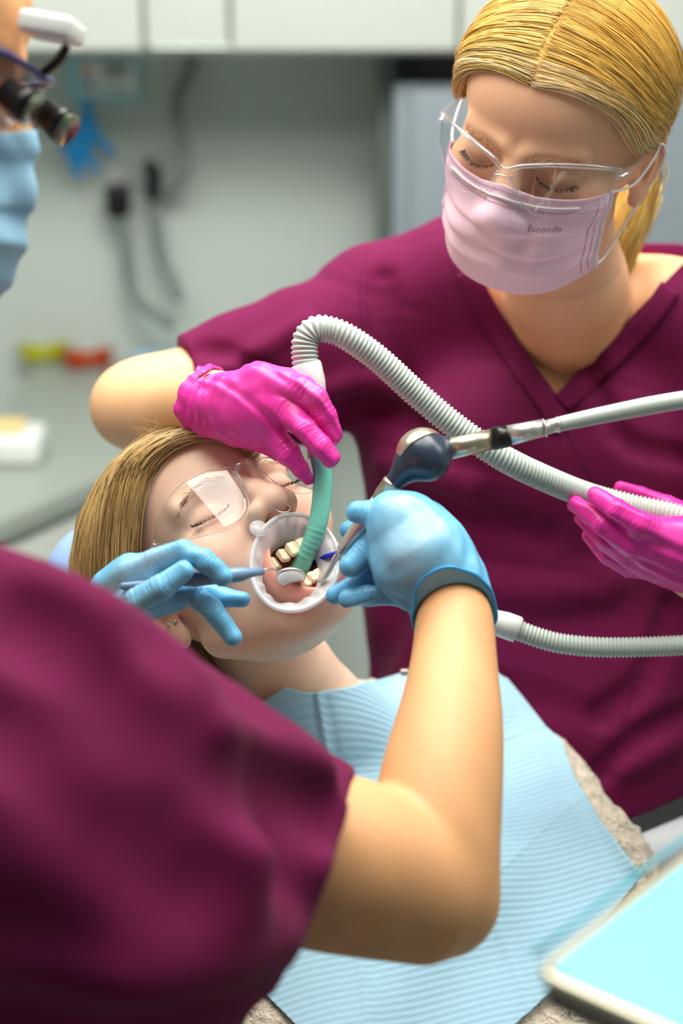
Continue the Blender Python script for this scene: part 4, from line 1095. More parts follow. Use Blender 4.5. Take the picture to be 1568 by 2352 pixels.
# ---- mask: pleated sheet wrapped over nose and chin
def mask_surface(M, fn, off0, xw=66, zt=-14, zb=-122, nose_h=1.0):
    nx, nz = 61, 56; G = np.zeros((nz, nx, 3))
    for i in range(nz):
        v = i / (nz - 1)
        for j in range(nx):
            u = j / (nx - 1) * 2 - 1
            top = zt + 0 * u + 7 * (1 - min(1, abs(u) * 3.0)) * nose_h
            x = u * xw; z = top * (1 - v) + (zb + 22 * abs(u) ** 2.5) * v
            y = 93 - 26 * abs(u) ** 2.2 - 26 * abs(u) ** 6
            y += 15 * math.exp(-(u / .22) ** 2) * math.exp(-((v - .22) / .30) ** 2)
            y += 5 * math.exp(-((v - .55) / .3) ** 2) * (1 - u * u)
            y -= 20 * max(0, v - .75) ** 1.3 * 3.0
            G[i, j] = (x, y, z)
    return G
def build_mask(M, fn_world, parent_label, col, extra_label, wr_seed, writing=None, xw=66, zt=-14, zb=-122, yo=0.0):
    t = empty('face_mask', to_w((0, 100, -60), M), parent_label, 'mask')
    G = mask_surface(M, None, 0, xw, zt, zb); G[..., 1] += yo * np.sin(np.linspace(0.2, 2.6, G.shape[0]))[:, None]; nz, nx, _ = G.shape
    W = push_out(fn_world, to_w(G.reshape(-1, 3), M), .0022, 4); L_ = to_loc(W, M)
    # relax
    H = L_.reshape(nz, nx, 3)
    for _ in range(4):
        Q = H.copy(); Q[1:-1, 1:-1] = (H[:-2, 1:-1] + H[2:, 1:-1] + H[1:-1, :-2] + H[1:-1, 2:]) / 4; H = Q
    vv, uu = np.meshgrid(np.linspace(0, 1, nz), np.linspace(-1, 1, nx), indexing='ij')
    # pleats: three downward tucks, soft dents
    pl = np.zeros_like(vv)
    for c_, a_ in ((.36, 3.4), (.56, 4.0), (.76, 3.0)):
        cv = c_ + .06 * uu ** 2; pl += a_ * (np.tanh((vv - cv) * 45) * .5) * np.exp(-((vv - cv) / .16) ** 2) * (-1)
    w = wav(H.reshape(-1, 3).astype(f32) * f32(.001), .045, wr_seed, 4).reshape(nz, nx)
    H[..., 1] += pl * (1 - .3 * uu ** 2) + w * 2.4 * np.sin(vv * 3.14)
    H[..., 1] -= 3.5 * np.exp(-((uu - .14) / .10) ** 2 - ((vv - .38) / .10) ** 2)
    W = push_out(fn_world, to_w(H.reshape(-1, 3), M), .0012, 2)
    N_ = M[0][:, 1]; B = W - N_ * .0008; n = nz * nx; F = []
    for i in range(nz - 1):
        for j in range(nx - 1):
            q = (i * nx + j, i * nx + j + 1, (i + 1) * nx + j + 1, (i + 1) * nx + j); F.append(q); F.append(tuple(k + n for k in q[::-1]))
    for j in range(nx - 1): F.append((j, j + n, j + 1 + n, j + 1)); a = (nz - 1) * nx; F.append((a + j, a + j + 1, a + j + 1 + n, a + j + n))
    for i in range(nz - 1): F.append((i * nx, (i + 1) * nx, (i + 1) * nx + n, i * nx + n)); F.append((i * nx + nx - 1, i * nx + nx - 1 + n, (i + 1) * nx + nx - 1 + n, (i + 1) * nx + nx - 1))
    cl = link('cloth', mesh_np('cloth', np.vstack([W, B]), F), col, t)
    G2 = W.reshape(nz, nx, 3)
    def at(u, v, lift=.0006):
        i = np.clip(v * (nz - 1), 0, nz - 1.001); j = np.clip((u + 1) / 2 * (nx - 1), 0, nx - 1.001); i0, j0 = int(i), int(j); a, b = i - i0, j - j0
        q = G2[i0, j0] * (1 - a) * (1 - b) + G2[i0 + 1, j0] * a * (1 - b) + G2[i0, j0 + 1] * (1 - a) * b + G2[i0 + 1, j0 + 1] * a * b
        return q + N_ * lift
    return t, cl, at
M_MASKP = pmat('pink_nonwoven', lin(248, 212, 228), .75, spec=.25, bump=(500, .15, .0004), sss=.05)
M_MASKW = pmat('white_elastic', lin(240, 236, 238), .6)
M_MASKD = pmat('pink_stitch', lin(196, 150, 176), .7)
M_INK = pmat('grey_ink', lin(150, 120, 142), .7)
maskA, clothA, atA = build_mask(MA, world_sdf(fA, MA), 'pale pink pleated surgical mask worn by the blonde assistant', M_MASKP, '', 5, zt=-14, zb=-108, xw=68)
def mask_line(at, u0, u1, v0, v1, r, mat, parent, name='seam', n=40, v_mid=None):
    C = np.array([at(u0 + (u1 - u0) * s, v0 + (v1 - v0) * s) for s in np.linspace(0, 1, n)]); return tube(name, C, r, mat, parent, 6)
# white nose wire strip, dotted stitch rows, side bands
tube('nose_wire', np.array([atA(u, .085, .0006) for u in np.linspace(-.78, .78, 50)]), .0021, M_MASKW, clothA, 10, True, .45)
def stitches(at, pts, name, parent, r=.00042, mat=None):
    parts = []
    for a, b in pts:
        V, F = tube_vf(np.array([at(*a), at(*b)]), r, 5); parts.append((V, F))
    V, F = join_vf(parts); return link(name, mesh_np(name, V, F), mat or M_MASKD, parent)
for v in (.035, .135): stitches(atA, [((u, v), (u + .009, v)) for u in np.arange(-.93, .93, .022)], 'stitch_row', clothA)
for sg in (1, -1): 
    for uo in (.90, .94): stitches(atA, [((sg * uo, v), (sg * uo, v + .012)) for v in np.arange(.05, .95, .03)], 'stitch_row', clothA, .0006)
    tube('side_band', np.array([atA(sg * .985, v, .0003) for v in np.linspace(0, 1, 30)]), .0020, M_MASKW if sg < 0 else M_MASKP, clothA, 8, True, .5)
# ear loops (subject's left side shows both strands)
for sg in (-1, 1):
    up = [to_loc(atA(sg * .985, .02), MA), (sg * 79, 20, -14), (sg * 84, -4, 0), (sg * 84, -18, 8), (sg * 86, -30, -4), (sg * 84, -28, -24), (sg * 76, -8, -52), (sg * 70, 20, -80), to_loc(atA(sg * .985, .96), MA)]
    tube('ear_loop', to_w(catmull(up, 8), MA), .0011, M_MASKW, maskA, 8)
# printed word
def text_on(at, word, u0, u1, v0, v1, size, parent, mat):
    cu = bpy.data.curves.new('word', 'FONT'); cu.body = word; cu.size = 1; cu.extrude = 0; cu.space_character = 1.1; cu.resolution_u = 3
    ob = bpy.data.objects.new('word', cu); COL.objects.link(ob); bpy.context.view_layer.update()
    me = bpy.data.meshes.new_from_object(ob.evaluated_get(bpy.context.evaluated_depsgraph_get())); bpy.data.objects.remove(ob)
    bm = bmesh.new(); bm.from_mesh(me); bmesh.ops.triangulate(bm, faces=bm.faces[:]); bmesh.ops.subdivide_edges(bm, edges=bm.edges[:], cuts=1, use_grid_fill=True); bm.to_mesh(me); bm.free()
    n = len(me.vertices); A = np.empty(n * 3); me.vertices.foreach_get('co', A); A = A.reshape(-1, 3); w = A[:, 0].max()
    for i in range(n):
        s = A[i, 0] / w; A[i] = at(u0 + (u1 - u0) * s, v0 + (v1 - v0) * s - A[i, 1] * size, .0007)
    me.vertices.foreach_set('co', A.astype(f32).ravel()); return link('printed_word', me, mat, parent)
text_on(atA, 'Euronda', -.33, -.68, .30, .30, .075, clothA, M_INK)
# ================================================================ HANDS (gloves over one continuous skin)
def joints_crease(p, ch, amp):
    """wrinkles at the inner joints of a finger chain"""
    d = 0
    for i in range(1, len(ch) - 1):
        ax = ch[i + 1][0] - ch[i - 1][0]; r = ch[i][1]
        d = d + crease(p, ch[i][0], ax, r * .42, amp, r * 1.25)
    return d
def glove_sdf(palm, fingers, kp=.012, kf=.0012, amp=.00030, wr=.00045, root=.006, cuff=None, seed=1, fd=None):
    def f(p):
        dp = None
        for c in palm:
            e = chain(p, c, .010); dp = e if dp is None else smin(dp, e, kp)
        d = dp
        for fi in fingers:
            e = chain(p, fi, .0018) + joints_crease(p, fi, amp)
            d = smin(d, smin(dp, e, root), kf)
        d = d + wav(p, .03, seed, 3) * wr
        if fd is not None: d = d + folds(p, fd[0], fd[1], seed, fd[2], .92)
        if cuff is not None: d = cuff(p, d)
        return d
    return f
def glove_obj(name, fn, palm, fingers, mat, parent, h=.0009, label=None, tint=None, pad=.012):
    lo, hi = bounds([q for c in palm + fingers for q in c], pad)
    o = organic(name, fn, lo, hi, h, mat, parent, None, tint)
    if label: o['label'] = label
    return o
def stretch_tint(spots, base=(1, 1, 1)):
    """paler film where the glove is stretched thin over the hand"""
    def f(V):
        T = np.ones((len(V), 3)) * np.array(base)
        for c, r, col in spots:
            w = np.exp(-((V - c) ** 2).sum(1) / r ** 2)[:, None]; T = T * (1 - w) + np.array(col) * w
        return T * (1 + .05 * wav(V.astype(f32), .02, 3, 3))[:, None]
    return f
def cuff_cut(c, n, k=.001, ax=None, flare=0, inner=None, wob=.003):
    c = np.asarray(c, f32); n = np.asarray(n, float); n = (n / np.linalg.norm(n)).astype(f32)
    def g(p, d):
        t = (p - c) @ n                                   # positive past the cuff edge
        d = d - flare * np.exp(-(t / .012) ** 2)
        if ax is not None:                                # gathered ripples round the cuff
            d = d + .0012 * np.sin(t * 2 * math.pi / .009 + 3 * wav(p, .05, 8, 2)) * np.exp(-(t / .028) ** 2)
        d = smax(d, t + wob * wav(p, .05, 12, 2), .0008)
        if inner is not None: d = smax(d, -np.maximum(inner(p) - .0012, -(t + .02)), .0006)
        return d
    return g

# ---- assistant's right hand (pink) on the suction tube
pkp = [pc((420, 925, 1.37, 90), (455, 925, 1.328, 80), (512, 933, 1.30, 66), (570, 940, 1.285, 66), (610, 925, 1.275, 62)),
       pc((540, 900, 1.285, 42), (600, 878, 1.272, 38), (655, 880, 1.262, 36)),
       pc((540, 940, 1.285, 52), (615, 950, 1.27, 46)), pc((550, 975, 1.285, 44), (600, 985, 1.275, 36))]
pkf = [pc((640, 885, 1.262, 38), (690, 893, 1.250, 33), (722, 915, 1.245, 30), (748, 955, 1.247, 27), (762, 1000, 1.252, 21)),
       pc((618, 905, 1.268, 34), (652, 935, 1.255, 29), (700, 985, 1.242, 28), (735, 1025, 1.24, 25), (759, 1050, 1.243, 23)),
       pc((585, 965, 1.278, 36), (625, 1000, 1.268, 30), (660, 1043, 1.262, 27), (690, 1078, 1.262, 22), (708, 1103, 1.264, 13)),
       pc((560, 985, 1.29, 34), (600, 1010, 1.285, 26), (640, 1035, 1.285, 22), (672, 1052, 1.29, 18)),
       pc((590, 930, 1.29, 34), (660, 960, 1.295, 26), (712, 985, 1.30, 23), (735, 1000, 1.298, 20))]
axw = P(560, 935, 1.28) - P(455, 925, 1.325)
fPK = glove_sdf(pkp, pkf, seed=3, amp=.00028, wr=.0004, fd=(.0009, .013, RT * .8 - UPV * .7), cuff=cuff_cut(P(472, 925, 1.315), -axw + UPV * .0, ax=1, flare=.0015, inner=world_sdf(lambda q: chain(q * f32(1.0), armA, .012), (np.eye(3), np.zeros(3)), 1.0)))
glove_obj('glove', fPK, pkp, pkf, M_GPINK, assistant, .001, 'magenta glove on the hand holding the suction tube', stretch_tint([(P(660, 862, 1.252), .012, (1.05, 2.2, 1.15)), (P(560, 905, 1.27), .014, (1.0, 2.0, 1.1)), (P(725, 905, 1.238), .010, (1, 2.0, 1.1))]))

# ---- assistant's left hand (pink) under the hose
p2p = [pc((1600, 1295, 1.33, 62), (1545, 1270, 1.325, 62), (1500, 1255, 1.32, 50)), pc((1560, 1240, 1.315, 50), (1500, 1228, 1.31, 34)), pc((1560, 1300, 1.33, 50), (1490, 1292, 1.33, 34)), pc((1600, 1230, 1.34, 50), (1640, 1290, 1.35, 60))]
p2f = [pc((1525, 1232, 1.310, 36), (1465, 1205, 1.300, 33), (1415, 1170, 1.300, 26), (1366, 1135, 1.308, 19)),
       pc((1510, 1262, 1.318, 34), (1450, 1250, 1.312, 30), (1385, 1205, 1.312, 27), (1322, 1158, 1.325, 19)),
       pc((1505, 1285, 1.328, 32), (1450, 1280, 1.325, 26), (1390, 1242, 1.328, 24), (1336, 1192, 1.34, 17)),
       pc((1500, 1305, 1.34, 28), (1445, 1305, 1.34, 22), (1395, 1278, 1.342, 20), (1352, 1230, 1.35, 15)),
       pc((1600, 1200, 1.37, 34), (1530, 1160, 1.385, 24), (1470, 1137, 1.385, 20), (1424, 1121, 1.38, 14))]
fPK2 = glove_sdf(p2p, p2f, seed=5, amp=.00024, wr=.0004, fd=(.0007, .014, RT * .9 - UPV * .4))
glove_obj('glove', fPK2, p2p, p2f, M_GPINK, assistant, .001, 'magenta glove on the hand steadying the hose', stretch_tint([(P(1540, 1220, 1.30), .016, (1.0, 1.6, 1.1))]))

# ================================================================ DENTIST
def mk_frame(fwd, up, t):
    fwd = np.array(fwd, float); fwd /= np.linalg.norm(fwd); up = np.array(up, float); r = np.cross(fwd, up); r /= np.linalg.norm(r); up = np.cross(r, fwd)
    return frame(np.stack([r, fwd, up], 1), t)
MD = mk_frame((.95, -.22, .20), (.18, .97, .05), (-.286, .276, -1.05))
dentist = empty('person', P(-100, 1900, .9), 'bearded dentist seen from behind the shoulder, plum scrub top, blue mask and gloves, wearing loupes', 'person')
fD = head_sdf(jaw=0, neck=None, male=True)
fDh = world_sdf(fD, MD)
armD = sch(pc((1043, 1385, 1.19, 70), (1043, 1500, 1.165, 80), (1034, 1650, 1.13, 104), (1012, 1800, 1.10, 124), (996, 1950, 1.08, 131), (1000, 2055, 1.075, 122)), 4)
armD2 = sch(pc((1000, 2055, 1.075, 122), (890, 2012, 1.065, 150), (740, 1975, 1.05, 165), (620, 1960, 1.035, 140)), 4)
armDL = pc((262, 1385, 1.235, 62), (120, 1480, 1.20, 90), (-150, 1640, 1.12, 110))
def fDskin(p):
    d = smin(chain(p, armD, .012), chain(p, armD2, .02), .006)
    d = smin(d, cap(p, P(1000, 2075, 1.075), P(1040, 2085, 1.08), .030, .022), .02)
    d = smin(d, smin(fDh(p), chain(p, [(to_w((0, -25, -60), MD), .055), (P(-330, 900, 1.02), .060), (P(-330, 1400, .98), .08)], .02), .02), .0)
    d = smin(d, chain(p, [(P(-330, 1500, .98), .08), (P(60, 1950, .97), .07), (P(560, 1960, 1.03), .030)], .03), .04)
    return smin(d, chain(p, armDL + [(P(-330, 1500, .98), .08)], .02), .02)
two_res('body', fDskin, P(1020, 1800, 1.1), .17, P(-560, 2300, 1.0) - [0, .2, .05], P(1200, -150, 1.1) + [.03, .2, .1], .0026, .006, M_SKIN_D, dentist, lambda V: np.ones((len(V), 3)) * (1 + .04 * wav(V.astype(f32), .05, 4, 3))[:, None] * np.array([1, 1, 1]))
CRD = [cr(.016, .020, (520, 1770, .86), (640, 1790, .90), (760, 1840, .95)), cr(-.006, .018, (540, 1700, .86), (660, 1730, .90), (760, 1790, .95)),
       cr(.014, .022, (420, 1850, .82), (600, 1880, .87), (770, 1900, .93)), cr(.014, .022, (380, 1480, .86), (440, 1560, .85), (480, 1640, .84)),
       cr(-.003, .020, (100, 1330, .80), (250, 1420, .80), (420, 1600, .82)), cr(.016, .022, (60, 1450, .76), (200, 1530, .77), (330, 1700, .78)), cr(.014, .018, (300, 1560, .76), (420, 1700, .77), (560, 1790, .78)),
       cr(-.010, .02, (560, 1900, .88), (700, 1960, .92), (770, 2000, .95)), cr(.02, .03, (0, 1650, .74), (200, 1800, .74), (450, 2000, .80)),
       cr(.012, .02, (640, 1980, .92), (700, 2020, .93), (740, 2060, .95)), cr(-.012, .03, (300, 2250, .8), (480, 2200, .84), (600, 2150, .9))]
def fDs0(p):
    d = chain(p, pc((715, 1980, 1.045, 186), (600, 1965, 1.02, 240), (440, 1965, .985, 345), (250, 1915, .94, 415), (60, 1855, .90, 485), (-300, 1800, .87, 600)), .03)
    d = smin(d, chain(p, pc((180, 2120, .95, 370), (60, 2500, .98, 470), (0, 3000, 1.05, 480)), .03), .04)
    hn = RT * .93 - UPV * .37; hn /= np.linalg.norm(hn)
    t = (p - P(755, 1950, 1.02).astype(f32)) @ hn.astype(f32)
    d = d + folds(p, .007, .13, 14, RT + UPV * -.4) + folds(p, .0038, .055, 19, RT - UPV * .35, .8)
    return d, t
CRD = settle(lambda p: fDs0(p)[0], CRD, .5, 1.1)
def fDs(p):
    d, t = fDs0(p)
    for pts, r, sg in CRD: d = d + sg * 1.35 * np.exp(-(np.maximum(chain(p, pts, .005), 0) / (r * .9)) ** 2)
    return smax(d, t, .004)
shirtD = organic('scrub_top', fDs, P(-560, 3100, 1.0) - [0, .25, .0], P(850, 1150, 1.0) + [.03, .2, .1], .005, M_SCRUB, dentist)
tr = pmat('dark_trousers', lin(70, 14, 46), .85, spec=.2)
tl2 = [[(P(0, 2900, 1.05), .13), (P(500, 2900, 1.3), .09), (np.array([.0, 1.1, .30]), .07), (np.array([.0, 1.1, .06]), .05)], [(P(0, 2900, 1.05), .13), (P(-300, 2900, 1.35), .09), (np.array([-.35, 1.1, .06]), .05)]]
organic('trousers', lambda p: smax(smin(chain(p, tl2[0], .03), chain(p, tl2[1], .03), .04), .01 - p[:, 2], .004), (-.75, .65, -.01), (.25, 1.55, 1.05), .008, tr, dentist)

# ---- dentist's right glove with the handpiece
brp = [pc((1050, 1480, 1.172, 86), (1046, 1420, 1.18, 84), (1035, 1340, 1.19, 74), (985, 1260, 1.19, 76), (940, 1205, 1.195, 60)),
       pc((1010, 1290, 1.19, 66), (930, 1290, 1.19, 62), (895, 1230, 1.195, 42)),
       pc((960, 1200, 1.20, 50), (900, 1182, 1.20, 40), (930, 1260, 1.20, 60)),
       pc((1000, 1340, 1.20, 62), (950, 1350, 1.205, 42), (920, 1310, 1.20, 50))]
brf = [pc((925, 1185, 1.20, 38), (880, 1182, 1.200, 31), (848, 1180, 1.202, 28), (822, 1177, 1.205, 26)),
       pc((920, 1220, 1.235, 34), (860, 1225, 1.243, 28), (818, 1216, 1.245, 24), (802, 1218, 1.245, 22)),
       pc((915, 1240, 1.205, 40), (872, 1240, 1.208, 36), (840, 1268, 1.208, 30), (806, 1300, 1.205, 27)),
       pc((940, 1310, 1.22, 36), (885, 1312, 1.222, 31), (832, 1333, 1.222, 27), (770, 1368, 1.222, 23)),
       pc((965, 1352, 1.205, 38), (900, 1362, 1.208, 27), (845, 1367, 1.210, 25), (799, 1375, 1.21, 22))]
cn = P(1045, 1440, 1.18) - P(1005, 1260, 1.19); cn = cn / np.linalg.norm(cn) * .58 - FW * .81
fBR = glove_sdf(brp, brf, kp=.016, kf=.0010, seed=8, amp=.00035, wr=.0003, root=.005, fd=(.0006, .016, UPV + RT * .7), cuff=cuff_cut(P(1045, 1428, 1.186), cn, ax=None, wob=0, flare=.0015, inner=lambda p: chain(p, armD, .012)))
fBR0 = glove_sdf(brp, brf, kp=.016, kf=.0010, seed=8, amp=.00022, wr=.0003, root=.005, fd=(.00035, .022, UPV + RT * .7))
glove_obj('glove', fBR, brp, brf, M_GBLUE, dentist, .001, 'blue glove on the hand holding the polishing handpiece', stretch_tint([(P(945, 1245, 1.168), .026, (2.3, 1.16, .93)), (P(905, 1170, 1.185), .012, (1.9, 1.1, .95)), (P(1030, 1290, 1.165), .014, (1.5, 1.14, 1.02))], (.95, .97, 1)))
# rolled cuff edge
def cuff_ring(parent, mat, c, n, arm, r_off, rt_, wob, name='cuff_edge'):
    n = np.asarray(n, float); n /= np.linalg.norm(n); a = np.cross(n, FW); a /= np.linalg.norm(a); b = np.cross(n, a); pts = []
    for th in np.linspace(0, 2 * math.pi, 49)[:-1]:
        dr = math.cos(th) * a + math.sin(th) * b; lo_, hi_ = 0.0, .09
        w = n * wob * (math.sin(th * 2 + 1) + .5 * math.sin(th * 5))
        for _ in range(22):
            m_ = (lo_ + hi_) / 2
            if arm((c + w + dr * m_)[None].astype(f32))[0] < r_off: lo_ = m_
            else: hi_ = m_
        pts.append(c + w + dr * lo_)
    pts = catmull(pts + pts[:1], 3); return tube(name, pts, rt_, mat, parent, 8, False)
M_GBLUEC = pmat('blue_nitrile_cuff', lin(44, 160, 226), .4)
gl = [o for o in bpy.data.objects if o.name.startswith('glove') and o.parent == dentist][0]
cuff_ring(gl, M_GBLUEC, P(1045, 1426, 1.186), cn, lambda p: fBR0(p) - .0012, .0, .0011, 0.0)

# ---- dentist's left glove with the mirror
blp = [pc((235, 1400, 1.225, 60), (300, 1370, 1.215, 56), (350, 1350, 1.215, 48)),
       pc((245, 1345, 1.21, 34), (300, 1318, 1.205, 38), (340, 1312, 1.20, 34)), pc((330, 1370, 1.225, 52), (400, 1362, 1.222, 36), (425, 1350, 1.22, 30))]
blf = [pc((290, 1322, 1.205, 36), (355, 1290, 1.198, 31), (422, 1268, 1.192, 28), (470, 1288, 1.19, 27), (510, 1322, 1.192, 25)),
       pc((262, 1405, 1.20, 34), (315, 1382, 1.188, 33), (370, 1350, 1.182, 30), (420, 1310, 1.182, 23)),
       pc((385, 1352, 1.218, 30), (440, 1362, 1.212, 27), (488, 1402, 1.206, 27), (532, 1460, 1.206, 23)),
       pc((400, 1350, 1.228, 30), (470, 1360, 1.232, 24), (520, 1372, 1.230, 22), (556, 1378, 1.228, 19)),
       pc((380, 1350, 1.235, 28), (440, 1352, 1.245, 20), (475, 1372, 1.245, 16))]
fBL = glove_sdf(blp, blf, kp=.012, kf=.0010, seed=12, amp=.00032, wr=.0003, root=.005, fd=(.0007, .014, RT + UPV * .5))
glove_obj('glove', fBL, blp, blf, M_GBLUE, dentist, .001, 'blue glove on the hand holding the mouth mirror', stretch_tint([(P(345, 1290, 1.188), .016, (2.2, 1.15, .95)), (P(295, 1325, 1.19), .016, (1.9, 1.1, .95))]))

# ---- dentist's mask, beard, loupes
M_MASKB = pmat('blue_nonwoven', lin(150, 196, 222), .75, spec=.2)
maskD, clothD, atD = build_mask(MD, world_sdf(fD, MD), 'light blue surgical mask worn by the dentist', M_MASKB, '', 9, zt=-34, zb=-146, xw=66, yo=13)
for sg in (1,): tube('ear_loop', to_w(catmull([to_loc(atD(.985, .02), MD), (78, 20, -20), (84, -10, 0), (80, -20, -40), to_loc(atD(.985, .97), MD)], 8), MD), .0013, M_MASKW, maskD, 8)
rs = np.random.RandomState(5)
bp_ = []
for i in range(2600):
    z = rs.uniform(-118, -30); y = rs.uniform(-5, 70); a = np.array([[68., y, z]]); bp_.append(a[0])
bp_ = np.array(bp_); W = to_w(bp_ * [1.3, 1, 1], MD)
for _ in range(12):
    d = fDh(W.astype(f32)); W = W - grad(fDh, W) * d[:, None]
N_ = grad(fDh, W); dn = -MD[0][:, 2]
ln_ = rs.uniform(.006, .012, size=len(W))[:, None]
paths = np.stack([W + (N_ * .55 + dn * .6 + rs.normal(size=(len(W), 3)) * .15) * ln_ * t for t in np.linspace(0, 1, 5)], 1)
strands('beard', paths, .0002, pmat('dark_beard', lin(66, 44, 34), .6), dentist)
lp = empty('dental_loupes', P(60, 230, 1.0), 'dentist\'s loupes with a blue frame, round magnifiers and a white headlamp', 'loupes')
M_FR = pmat('dark_blue_frame', lin(58, 58, 118), .3, spec=.6)
yD = lambda x, z: 104 - (np.asarray(x) / 74.) ** 2.4 * 44
frb = [(-70, 62, 12), (-45, 94, 14), (-14, 106, 12), (0, 108, 10), (14, 106, 12), (45, 94, 14), (70, 64, 12), (80, 20, 10), (82, -30, 6), (78, -60, 0)]
tube('frame', to_w(catmull(frb, 8), MD), .0032, M_FR, lp, 12, True, .7)
lo_ = [(8, 8), (24, 12), (45, 12), (64, 8), (66, -8), (50, -26), (30, -30), (14, -20)]
for sg in (1, -1):
    O = catmull(lo_, 6); V = np.stack([sg * O[:, 0], yD(O[:, 0], O[:, 1]), O[:, 1]], 1)[:-1]; c_ = V.mean(0) + [0, 2, 0]; n = len(V)
    VV = np.vstack([V, c_[None], V + [0, 1.5, 0], c_[None] + [0, 1.5, 0]]); F = [(j, (j + 1) % n, n) for j in range(n)] + [(n + 1 + (j + 1) % n, n + 1 + j, 2 * n + 1) for j in range(n)] + [(j, n + 1 + j, n + 1 + (j + 1) % n, (j + 1) % n) for j in range(n)]
    link('lens', mesh_np('lens', to_w(VV, MD), F), M_CLEARD, lp)
    a = to_w((sg * 31, 100, -6), MD); b = to_w((sg * 28, 119, -14), MD); d_ = b - a
    V, F = tube_vf(np.array([a + d_ * t for t in (0, .55, .56, .85, .86, 1)]), np.array([.0085, .0092, .0102, .0110, .0100, .0100]), 28); tb = link('magnifier', mesh_np('m', V, F), M_BLACK, lp)
    V, F = tube_vf(np.array([b, b + d_ * .04]), .0108, 28); link('front_lens', mesh_np('m', V, F), pmat('coated_glass', lin(120, 130, 110), .05, metal=.6), tb)
    tube('rim', to_w(np.vstack([V_ for V_ in [np.stack([sg * O[:, 0], yD(O[:, 0], O[:, 1]) + 1, O[:, 1]], 1)]]), MD), .0013, M_CLEARE, lp, 8, False)
c = to_w((8, 112, 38), MD)
R = np.stack([MD[0][:, 0], MD[0][:, 1], MD[0][:, 2]], 1)
hl_ = box('headlamp', c, (.014, .017, .0065), M_WHITE, lp, .003, R)
tube('lamp_arm', to_w(catmull([(0, 108, 12), (2, 118, 22), (4, 122, 30)], 6), MD), .003, M_BLACK, lp, 10)
# ================================================================ INSTRUMENTS
M_NAVY = pmat('navy_rubber', lin(40, 52, 68), .28, spec=.6)
M_MIRH = pmat('slate_blue_plastic', lin(106, 138, 170), .35)
M_CHAMP = pmat('champagne_metal', lin(196, 184, 160), .3, metal=.9)
# polishing handpiece
t = empty('prophy_handpiece', P(970, 1040, 1.21), 'air polishing handpiece with a navy bulb and steel nozzle on a grey hose', 'handpiece')
tube('nozzle', catmull([P(733, 1337, 1.236), P(745, 1328, 1.232), P(760, 1303, 1.228), P(768, 1283, 1.226), P(782, 1270, 1.224)], 8), np.interp(np.linspace(0, 1, 33), [0, .25, 1], [.0010, .0018, .0021]), M_STEEL, t, 16)
tube('nose_cone', np.array([P(777, 1278, 1.2245), P(782, 1270, 1.224), P(785, 1266, 1.2238), P(812, 1230, 1.222), P(845, 1190, 1.220), P(880, 1142, 1.217)]), np.array([8, 10, 14, 19, 22, 22]) * 1.22 / FPX, M_STEEL, t, 28)
tube('ferrule', np.array([P(868, 1160, 1.218), P(879, 1143, 1.217), P(880, 1142, 1.217), P(899, 1118, 1.216), P(900, 1116, 1.216), P(905, 1110, 1.2155)]), np.array([22, 23, 24.5, 26, 27.5, 26]) * 1.216 / FPX, M_CHAMP, t, 28)
nb = pc((905, 1108, 1.215, 23), (930, 1078, 1.213, 26))
ball = (P(970, 1043, 1.212), 58 * 1.212 / FPX)
def fbulb(p):
    d = smin(sph(p, *ball), chain(p, nb, .004), .012)
    d = smin(d, cap(p, P(990, 1045, 1.212), P(1026, 1030, 1.211), .0095, .0078), .006)
    d = smin(d, sph(p, P(985, 1058, 1.208), .0150), .004)
    return d
lo, hi = bounds(nb + [ball], .014); organic('bulb', fbulb, lo, hi, .0008, M_NAVY, t)
# metal cap: slightly larger shell over the upper-left of the bulb
capn = -RT * .52 + UPV * .75 + FW * .42; capn /= np.linalg.norm(capn)
def fcapm(p):
    q = p - ball[0].astype(f32); d = sph(p, ball[0], ball[1] + .0010)
    d = smax(d, -(q @ capn.astype(f32) - .0030), .0006)
    for k in range(8):
        a = np.cross(capn, FW); a /= np.linalg.norm(a); b = np.cross(capn, a); th = k * math.pi / 4 + .3
        dd = capn * .88 + (a * math.cos(th) + b * math.sin(th)) * .56; c = ball[0] + dd / np.linalg.norm(dd) * (ball[1] + .0045)
        d = smax(d, -sph(p, c, .0048), .0005)
    return d
lo, hi = bounds([ball], .004); organic('metal_cap', fcapm, lo, hi, .0007, M_CHAMP, t)
def rods(pts): return np.array([P(x, y, d) for x, y, d, r in pts]), np.array([r * d / FPX for x, y, d, r in pts])
C, r = rods([(1022, 1034, 1.211, 23), (1024, 1033.5, 1.211, 25), (1132, 1008, 1.208, 24)]); tube('steel_sleeve', C, r, M_CHAMP, t, 28)
C, r = rods([(1130, 1008, 1.208, 25), (1132, 1008, 1.208, 27), (1166, 1001, 1.207, 26), (1168, 1000, 1.207, 24)]); tube('black_grip_ring', C, r, M_BLACK, t, 28)
C, r = rods([(1166, 1001, 1.207, 24), (1250, 982, 1.204, 20)]); tube('connector', C, r, M_ALU, t, 28)
C, r = rods([(1248, 983, 1.204, 18), (1249, 983, 1.204, 22), (1252, 982, 1.204, 22), (1253, 982, 1.204, 17), (1278, 976, 1.203, 17), (1279, 976, 1.203, 19), (1284, 975, 1.203, 19)]); tube('collar', C, r, M_STEEL, t, 28)
C = catmull([P(1282, 975, 1.203), P(1400, 950, 1.20), P(1568, 919, 1.195), P(1800, 890, 1.20), P(2100, 930, 1.3), P(2300, 1200, 1.5)], 10); tube('supply_hose', C, np.interp(np.linspace(0, 1, len(C)), [0, .3, 1], [17.5, 21, 21]) * 1.2 / FPX, M_HOSE, t, 24)

